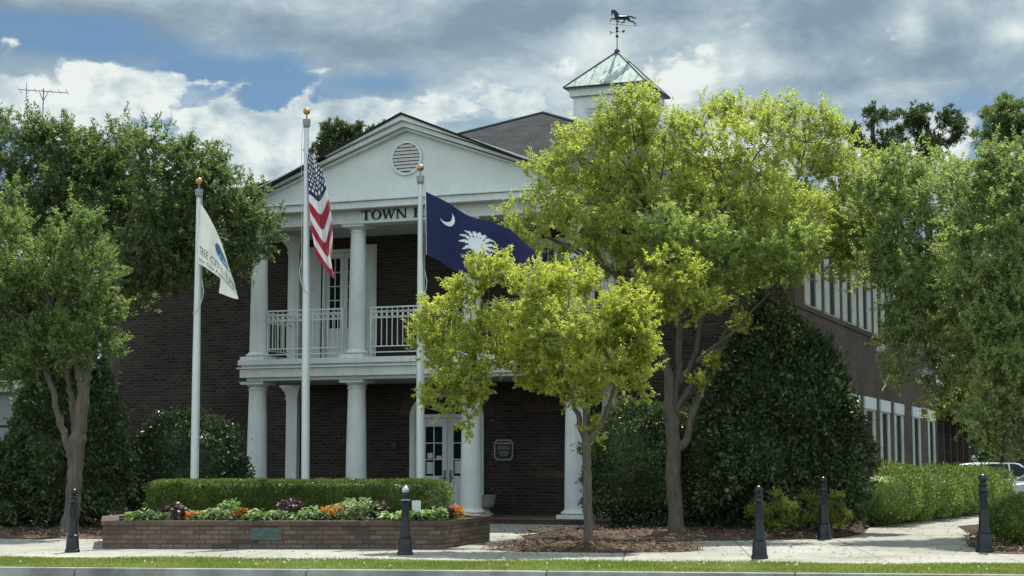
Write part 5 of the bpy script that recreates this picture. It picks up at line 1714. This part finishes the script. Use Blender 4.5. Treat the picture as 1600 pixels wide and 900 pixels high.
def flag_mesh(name, surf, smax, ns, nt_, colf, label, rough=.7, trans=.25):
    origin = surf(0, 0)
    o = empty(name, origin, 0, label=label, cat='flag')
    vs = [surf(smax * i / ns, j / nt_) - origin for j in range(nt_ + 1) for i in range(ns + 1)]
    fs = []; mi = []
    cols = []
    for j in range(nt_):
        for i in range(ns):
            a = j * (ns + 1) + i
            fs.append((a, a + 1, a + ns + 2, a + ns + 1)); c = colf(smax * (i + .5) / ns, (j + .5) / nt_)
            if c not in cols: cols.append(c)
            mi.append(cols.index(c))
    me = bpy.data.meshes.new('cloth'); me.from_pydata([tuple(v) for v in vs], [], fs); me.update()
    me.polygons.foreach_set('use_smooth', [True] * len(me.polygons))
    for c in cols:
        m, t_, b = mat(name + '_cloth', rough, .2)
        n = t_.noise(obj_co(t_), 9, 3, .5)
        cc = t_.ramp(n, [(.3, tuple(x * .88 for x in c)), (.7, c)])
        t_.put(b.inputs['Base Color'], cc)
        b.inputs['Sheen Weight'].default_value = .15
        tr_ = t_.node('ShaderNodeBsdfTranslucent'); t_.put(tr_.inputs[0], cc)
        ms = t_.node('ShaderNodeMixShader'); ms.inputs[0].default_value = trans
        t_.l.new(b.outputs[0], ms.inputs[1]); t_.l.new(tr_.outputs[0], ms.inputs[2])
        t_.l.new(ms.outputs[0], [x for x in t_.n if x.type == 'OUTPUT_MATERIAL'][0].inputs[0])
        me.materials.append(m)
    me.polygons.foreach_set('material_index', mi)
    co = bpy.data.objects.new('cloth', me); COL.objects.link(co); co.parent = o
    return o, origin


# striped flag, hanging folded
RED, WHT, BLU = (.30, .014, .035), (.62, .62, .62), (.016, .022, .075)
stars = []
for r_ in range(9):
    nn = 6 if r_ % 2 == 0 else 5
    for c_ in range(nn):
        stars.append(((.4 * (c_ * 2 + (1 if r_ % 2 == 0 else 2)) / 12), 7 / 13 * (r_ + 1) / 10))
def us_col(s, t):
    s = s * .385                                                  # the fly half is furled behind
    if s < .4 and t < 7 / 13:
        for (a, b_) in stars:
            dx, dy = (s - a) * 1.35, (t - b_) * 1.55
            rr = math.hypot(dx, dy)
            if rr < .031:
                th = math.atan2(dx, -dy)
                if rr < .031 * (.62 + .38 * abs(math.cos(2.5 * th)) ** 1.5): return WHT
        return BLU
    return RED if int(t * 13) % 2 == 0 else WHT


rows = [(0.0, [(0, 481, 233, .0), (.22, 484, 237, -.02), (.5, 487, 241, -.06), (.75, 488, 242, .0), (1, 490, 244, .05)]),
        (.25, [(0, 481.5, 264, .0), (.22, 486, 268, -.03), (.5, 492, 275, -.12), (.75, 497, 269, -.02), (1, 501, 262, .08)]),
        (.5, [(0, 482, 297, .0), (.22, 488, 300, -.03), (.5, 498, 308, -.14), (.75, 503, 299, -.02), (1, 508, 287, .1)]),
        (.75, [(0, 485, 340, -.02), (.22, 491, 352, -.04), (.5, 507, 376, -.14), (.75, 512, 362, -.02), (1, 517, 338, .1)]),
        (1.0, [(0, 493, 396, -.03), (.22, 503, 412, -.05), (.5, 522, 436, -.12), (.75, 518, 408, -.02), (1, 519, 382, .1)])]
sf_ = make_surface(rows, FY - .10, lambda s, t: .022 * math.sin(s * 17 + t * 4) * min(1, s * 4) * (.4 + t))
flag_mesh('striped_flag', sf_, 1.0, 170, 150, us_col, 'red and white striped flag with a starred blue canton hanging limp on the tallest pole')

# dark blue flag with crescent and palm
NAVY, PALE = (.012, .017, .065), (.62, .66, .70)
def seg_d(px, py, ax_, ay, bx, by):
    dx, dy = bx - ax_, by - ay; t = max(0, min(1, ((px - ax_) * dx + (py - ay) * dy) / (dx * dx + dy * dy)))
    return math.hypot(px - ax_ - t * dx, py - ay - t * dy), t
fronds = []
for k, (a, ln) in enumerate([(-170, .22), (-150, .25), (-128, .27), (-108, .26), (-90, .27), (-72, .26), (-52, .27), (-30, .25), (-10, .22), (15, .17), (165, .17), (-160, .15), (-20, .15)]):
    fronds.append((math.cos(R(a)) * ln * 1.2, math.sin(R(a)) * ln * 1.15))
def sc_col(s, t):
    x, y = s * 1.5, t                                             # flag 3:2
    if s < .012: return PALE
    d1 = math.hypot(x - .36, y - .26); d2 = math.hypot(x - .318, y - .222)
    if d1 < .115 and d2 > .112: return PALE
    cx, cy_ = .83, .50
    w = .028 + .012 * math.sin(y * 60) * .3 + .02 * max(0, y - .75)
    if abs(x - cx) < w and cy_ < y < .82: return PALE
    for i, (fx, fy) in enumerate(fronds):
        mx, my = cx + fx * .6, cy_ + fy * .75 - .02
        for (ax_, ay, bx, by, u0) in ((cx, cy_, mx, my, 0), (mx, my, cx + fx, cy_ + fy + .05, .5)):
            dd, tt = seg_d(x, y, ax_, ay, bx, by)
            ww = .034 * (1 - (u0 + tt * .5) ** 2) + .004
            if dd < ww * (.72 + .28 * math.sin((u0 + tt * .5) * 46)): return PALE
    return NAVY


rows = [(0.0, [(0, 664.5, 299, 0), (.2, 698, 316, -.05), (.4, 729, 335, .02), (.6, 764, 346, -.05), (.8, 800, 361, .03), (1, 833, 390, 0)]),
        (.33, [(0, 665, 332, 0), (.2, 692, 345, -.08), (.4, 722, 361, .05), (.6, 756, 376, -.08), (.8, 796, 386, .06), (1, 838, 402, 0)]),
        (.66, [(0, 665.5, 365, 0), (.2, 689, 378, -.08), (.4, 718, 393, .06), (.6, 752, 408, -.08), (.8, 794, 410, .06), (1, 838, 413, 0)]),
        (1.0, [(0, 666, 398, 0), (.2, 686, 408, -.05), (.4, 714, 424, .05), (.6, 749, 440, -.05), (.8, 792, 436, .06), (1, 836, 421, 0)])]
sf_ = make_surface(rows, FY - .22, lambda s, t: .045 * math.sin(s * 15 - t * 3.2) * min(1, s * 3) + .05 * max(0, .18 - t) * (s > .3) * 3)
flag_mesh('blue_flag', sf_, 1.0, 190, 110, sc_col, 'dark blue flag with a white crescent and palm flying out from the rightmost pole', trans=.15)

# white flag
rows = [(0.0, [(0, 313.5, 318, 0), (.35, 329, 342, -.03), (.7, 344, 375, .0), (1, 357, 418, -.04), (1.3, 340, 420, .06)]),
        (.5, [(0, 311.5, 364, 0), (.35, 326, 378, -.04), (.7, 345, 404, .0), (1, 366, 440, -.05), (1.3, 343, 436, .07)]),
        (1.0, [(0, 309.5, 411, 0), (.35, 324, 420, -.05), (.7, 350, 440, .0), (1, 373, 467, -.05), (1.3, 341, 457, .08)])]
sfw = make_surface(rows, FY - .10, lambda s, t: .025 * math.sin(s * 11 + t * 2) * min(1, s * 3))
fo_, org = flag_mesh('white_flag', sfw, 1.3, 60, 40, lambda s, t: (.66, .68, .63), 'white flag with a round blue emblem and lettering, drooping on the leftmost pole')


def on_flag(V2, surf, origin, off=.006):
    out = []
    for (s, t) in V2:
        p = surf(s, t); ps = surf(s + .01, t) - p; pt = surf(s, t + .01) - p
        n = ps.cross(pt).normalized()
        if n.y > 0: n = -n
        out.append(p + n * off - origin)
    return out


def flag_text(body, s0, s1, t0, t1, parent, surf, origin, m, shear=0.0, bend=0.0):
    cu_ = bpy.data.curves.new('txt', 'FONT'); cu_.body = body; cu_.shear = shear; cu_.resolution_u = 2
    to = bpy.data.objects.new('txt', cu_); COL.objects.link(to)
    bpy.context.view_layer.update()
    me = bpy.data.meshes.new_from_object(to.evaluated_get(bpy.context.evaluated_depsgraph_get()))
    bpy.data.objects.remove(to)
    V = [v.co for v in me.vertices]; F = [tuple(p.vertices) for p in me.polygons]
    x0, x1 = min(v.x for v in V), max(v.x for v in V); y0, y1 = min(v.y for v in V), max(v.y for v in V)
    P = []
    for v in V:
        a = (v.x - x0) / (x1 - x0)
        P.append((s0 + (s1 - s0) * a, t1 + (t0 - t1) * (v.y - y0) / (y1 - y0) + bend * (a - .5) ** 2))
    mb = MB(); mb.add(on_flag(P, surf, origin), F)
    return mb.build('lettering', m, parent)


M['flagink'] = m_plain('dark_green_flag_ink', (.05, .075, .075), .8, .1)
M['flagblue'] = m_plain('blue_flag_emblem', (.055, .13, .23), .8, .1)
M['flagpale'] = m_plain('pale_blue_flag_emblem', (.30, .42, .52), .8, .1)
flag_text('TREE CITY USA', .07, 1.02, .68, .80, fo_, sfw, org, M['flagink'])
flag_text('Arbor Day Foundation', .04, 1.0, .85, .95, fo_, sfw, org, M['flagink'], .2)
for (rr0, rr1, off, m) in ((0, .155, .005, 'flagblue'), (0, .115, .008, 'flagpale')):
    n = 28; P = [(.72, .40)] + [(.72 + rr1 * 1.15 * math.cos(2 * PI * i / n), .40 + rr1 * math.sin(2 * PI * i / n)) for i in range(n)]
    mb = MB(); mb.add(on_flag(P, sfw, org, off), [(0, i + 1, (i + 1) % n + 1) for i in range(n)]); mb.build('emblem', M[m], fo_)
P = [(.72 + a, .40 + b_) for a, b_ in ((-.015, .11), (.015, .11), (.012, .0), (.07, .01), (.09, -.04), (.05, -.09), (0, -.105), (-.05, -.09), (-.09, -.04), (-.07, .01), (-.012, .0))]
mb = MB(); mb.add(on_flag(P, sfw, org, .011), [tuple(range(len(P)))]); mb.build('emblem_tree', M['flagblue'], fo_)

# ------------------------------------------------------------------ parked cars
def car(name, loc, rz, paint, label, L=4.5, W=1.8, H=1.42):
    o = empty(name, loc, rz, label=label, cat='car', group='cars parked beyond the side path')
    prof = [(-L / 2, .35), (-L / 2, .62), (-L / 2 + .08, .80), (-L / 2 + .75, .93), (-L / 2 + 1.0, .95), (L / 2 - 1.25, .95), (L / 2 - .25, .82), (L / 2 - .03, .62), (L / 2, .38), (L / 2 - .1, .24), (-L / 2 + .1, .24)][::-1]
    mb = MB(); mb.prism(prof, -W / 2, W / 2)
    body = mb.build('body', paint, o, bevel=.05)
    gh = [(-L / 2 + .55, .951), (-L / 2 + 1.15, H - .05), (-L / 2 + 1.6, H), (L / 2 - 2.1, H), (L / 2 - 1.95, H - .03), (L / 2 - 1.15, .951)]
    vs = []; n = len(gh)
    for sgn in (-1, 1):
        for x, z in gh:
            k = (z - .95) / (H - .95); vs.append((x, sgn * (W / 2 - .06 - .16 * k), z))
    mb = MB(); mb.add(vs, [tuple(range(n)), tuple(range(2 * n - 1, n - 1, -1))] + [(i, (i + 1) % n, (i + 1) % n + n, i + n) for i in range(n)])
    mb.build('windows', M['glass'], o)
    mb = MB()
    for i in (1, 2, 3):
        a, b_ = vs[i], vs[i + 1]; c_, d_ = vs[i + n], vs[i + 1 + n]
        mb.add([(a[0], a[1] - .01, a[2] + .006), (b_[0], b_[1] - .01, b_[2] + .006), (d_[0], d_[1] + .01, d_[2] + .006), (c_[0], c_[1] + .01, c_[2] + .006)], [(0, 1, 2, 3)])
    for sgn in (0, n):
        for i, j in ((0, 1), (4, 5)):
            mb.tube([vs[i + sgn], vs[j + sgn]], .035, 6)
        x = -.05; mb.tube([(x, (vs[sgn][1] / abs(vs[sgn][1])) * (W / 2 - .055), .95), (x, (vs[sgn][1] / abs(vs[sgn][1])) * (W / 2 - .215), H - .01)], .03, 6)
        mb.tube([vs[i + sgn] for i in (1, 2, 3, 4)], .025, 6)
    mb.build('roof', paint, o)
    for sx_ in (-1, 1):
        for sy_ in (-1, 1):
            w = MB(); P = [(.32 * math.cos(2 * PI * i / 24), .32 * math.sin(2 * PI * i / 24)) for i in range(24)]
            w.prism(P, -.1, .1); wo = w.build('wheel', M['tyre'], o, bevel=.02); wo.location = (sx_ * (L / 2 - .82), sy_ * (W / 2 - .09), .32)
            r_ = MB(); r_.prism([(.2 * math.cos(2 * PI * i / 20), .2 * math.sin(2 * PI * i / 20)) for i in range(20)], -.108 if sy_ < 0 else .101, -.101 if sy_ < 0 else .108); r_.build('rim', M['silver'], wo)
    for sy_ in (-1, 1):
        h = MB(); h.box(L / 2 - .22, L / 2 - .02, sy_ * W / 2 * .72 - .16, sy_ * W / 2 * .72 + .16, .60, .74); h.build('headlight', M['lamp'], o, bevel=.02)
        h = MB(); h.box(-L / 2 - .01, -L / 2 + .12, sy_ * W / 2 * .74 - .18, sy_ * W / 2 * .74 + .18, .64, .80); h.build('tail_light', M['redlamp'], o, bevel=.02)
        h = MB(); h.box(.95, 1.12, sy_ * (W / 2 + .06) - .07, sy_ * (W / 2 + .06) + .07, .93, 1.05); h.build('mirror', paint, o, bevel=.02)
    return o


c = at(1512, 722, 56.5)
car('parked_car', (c.x + 1.1, 56.5, -.155), R(10), M['carwhite'], 'white car showing its roof over the far end of the path hedge', 4.5, 1.8, 1.46)
c = at(1640, 722, 50.5)
car('parked_car', (c.x + .4, 50.5, -.155), R(182), M['carsilver'], 'silver-white car half cut off by the right edge behind the bollard', 4.6, 1.84, 1.44)

# ------------------------------------------------------------------ neighbour building and rooftop antennas at the left
nb = empty('neighbour_building', (-19.5, 49, 0), R(4), label='grey panelled low building glimpsed at the left edge behind the shrubs', cat='building')
mb = MB(); mb.box(-9, 5.2, 0, 12, 0, 3.4); mb.build('wall', M['greywall'], nb)
mb = MB()
for z in (.75, 2.38): mb.box(-9.02, 5.22, -.03, -.002, z, z + .05)
mb.build('panel_joint', M['drip'], nb)
mb = MB(); mb.box(-9.2, 5.4, -.2, 12.2, 3.402, 3.75); mb.build('roof', M['trimgrey'], nb)
mb = MB(); mb.box(-9.02, 5.22, -.05, -.003, .0, .5); mb.build('base', M['stone'], nb)
def antenna(px, py, Y, rz, span, label, n=7, zf=3.752):
    p = at(px, py, Y)
    o = empty('tv_antenna', (p.x, Y, zf), rz, label=label, cat='antenna', group='antennas above the left-hand trees')
    H_ = p.z - zf
    mb = MB(); mb.tube([(0, 0, 0), (0, 0, H_ + .05)], .018, 8); mb.build('mast', M['steel'], o)
    mb = MB(); mb.tube([(-span, 0, H_), (span, 0, H_ - .06)], .014, 6)
    mb.tube([(-.18 * span, 0, H_ - .02), (0, 0, H_ - .35)], .012, 5); mb.tube([(.22 * span, 0, H_ - .02), (0, 0, H_ - .35)], .012, 5)
    mb.build('boom', M['steel'], o)
    for i in range(n):
        x = -span + 2 * span * i / (n - 1); l_ = .28 + .2 * abs(i - n / 2) / n
        mb = MB(); mb.tube([(x, -l_, H_ - .03 + .0), (x, l_, H_ - .03)], .008, 5); mb.build('element', M['steel'], o)
    if n > 5:
        mb = MB(); mb.tube([(-span * .72, 0, H_ - .35), (-span * .72, 0, H_ + .25)], .01, 5); mb.build('cross_rod', M['steel'], o)
    return o
antenna(68, 141, 51, R(8), .72, 'thin roof-top television antenna standing clear of the left tree against the cloud')
antenna(4, 172, 51, R(-6), .42, 'lower antenna half hidden at the left edge of the photograph', 5)

# fallen leaves and straw blown over the pavement, thicker along the beds
rg = np.random.default_rng(99)
P = []
for (x0, x1, y0, y1, n) in ((-9, 9, 22.8, 25.8, 170), (-.6, 5.8, 27.4, 28.9, 120), (-1.0, 7.0, 24.6, 27.6, 130), (-9.5, -7, 28.6, 29.7, 50), (6.6, 9.5, 30, 38, 110), (-.3, .3, 28, 35, 40)):
    P.append(np.stack([rg.uniform(x0, x1, n), rg.uniform(y0, y1, n), rg.uniform(.004, .012, n)], 1))
P = np.concatenate(P)
P = P[~inside(PL, P[:, 0], P[:, 1])]
D = rg.normal(0, 1, (len(P), 3)); D[:, 2] = np.abs(D[:, 2]) * .15
v, f = leaf_arrays(rg, P, D, .06, .022, .1, 1.5)
tag(np_mesh('leaf_litter', v, f, M['straw']), 'dry brown leaves and straw blown over the pavement', 'fallen leaves', kind='stuff')
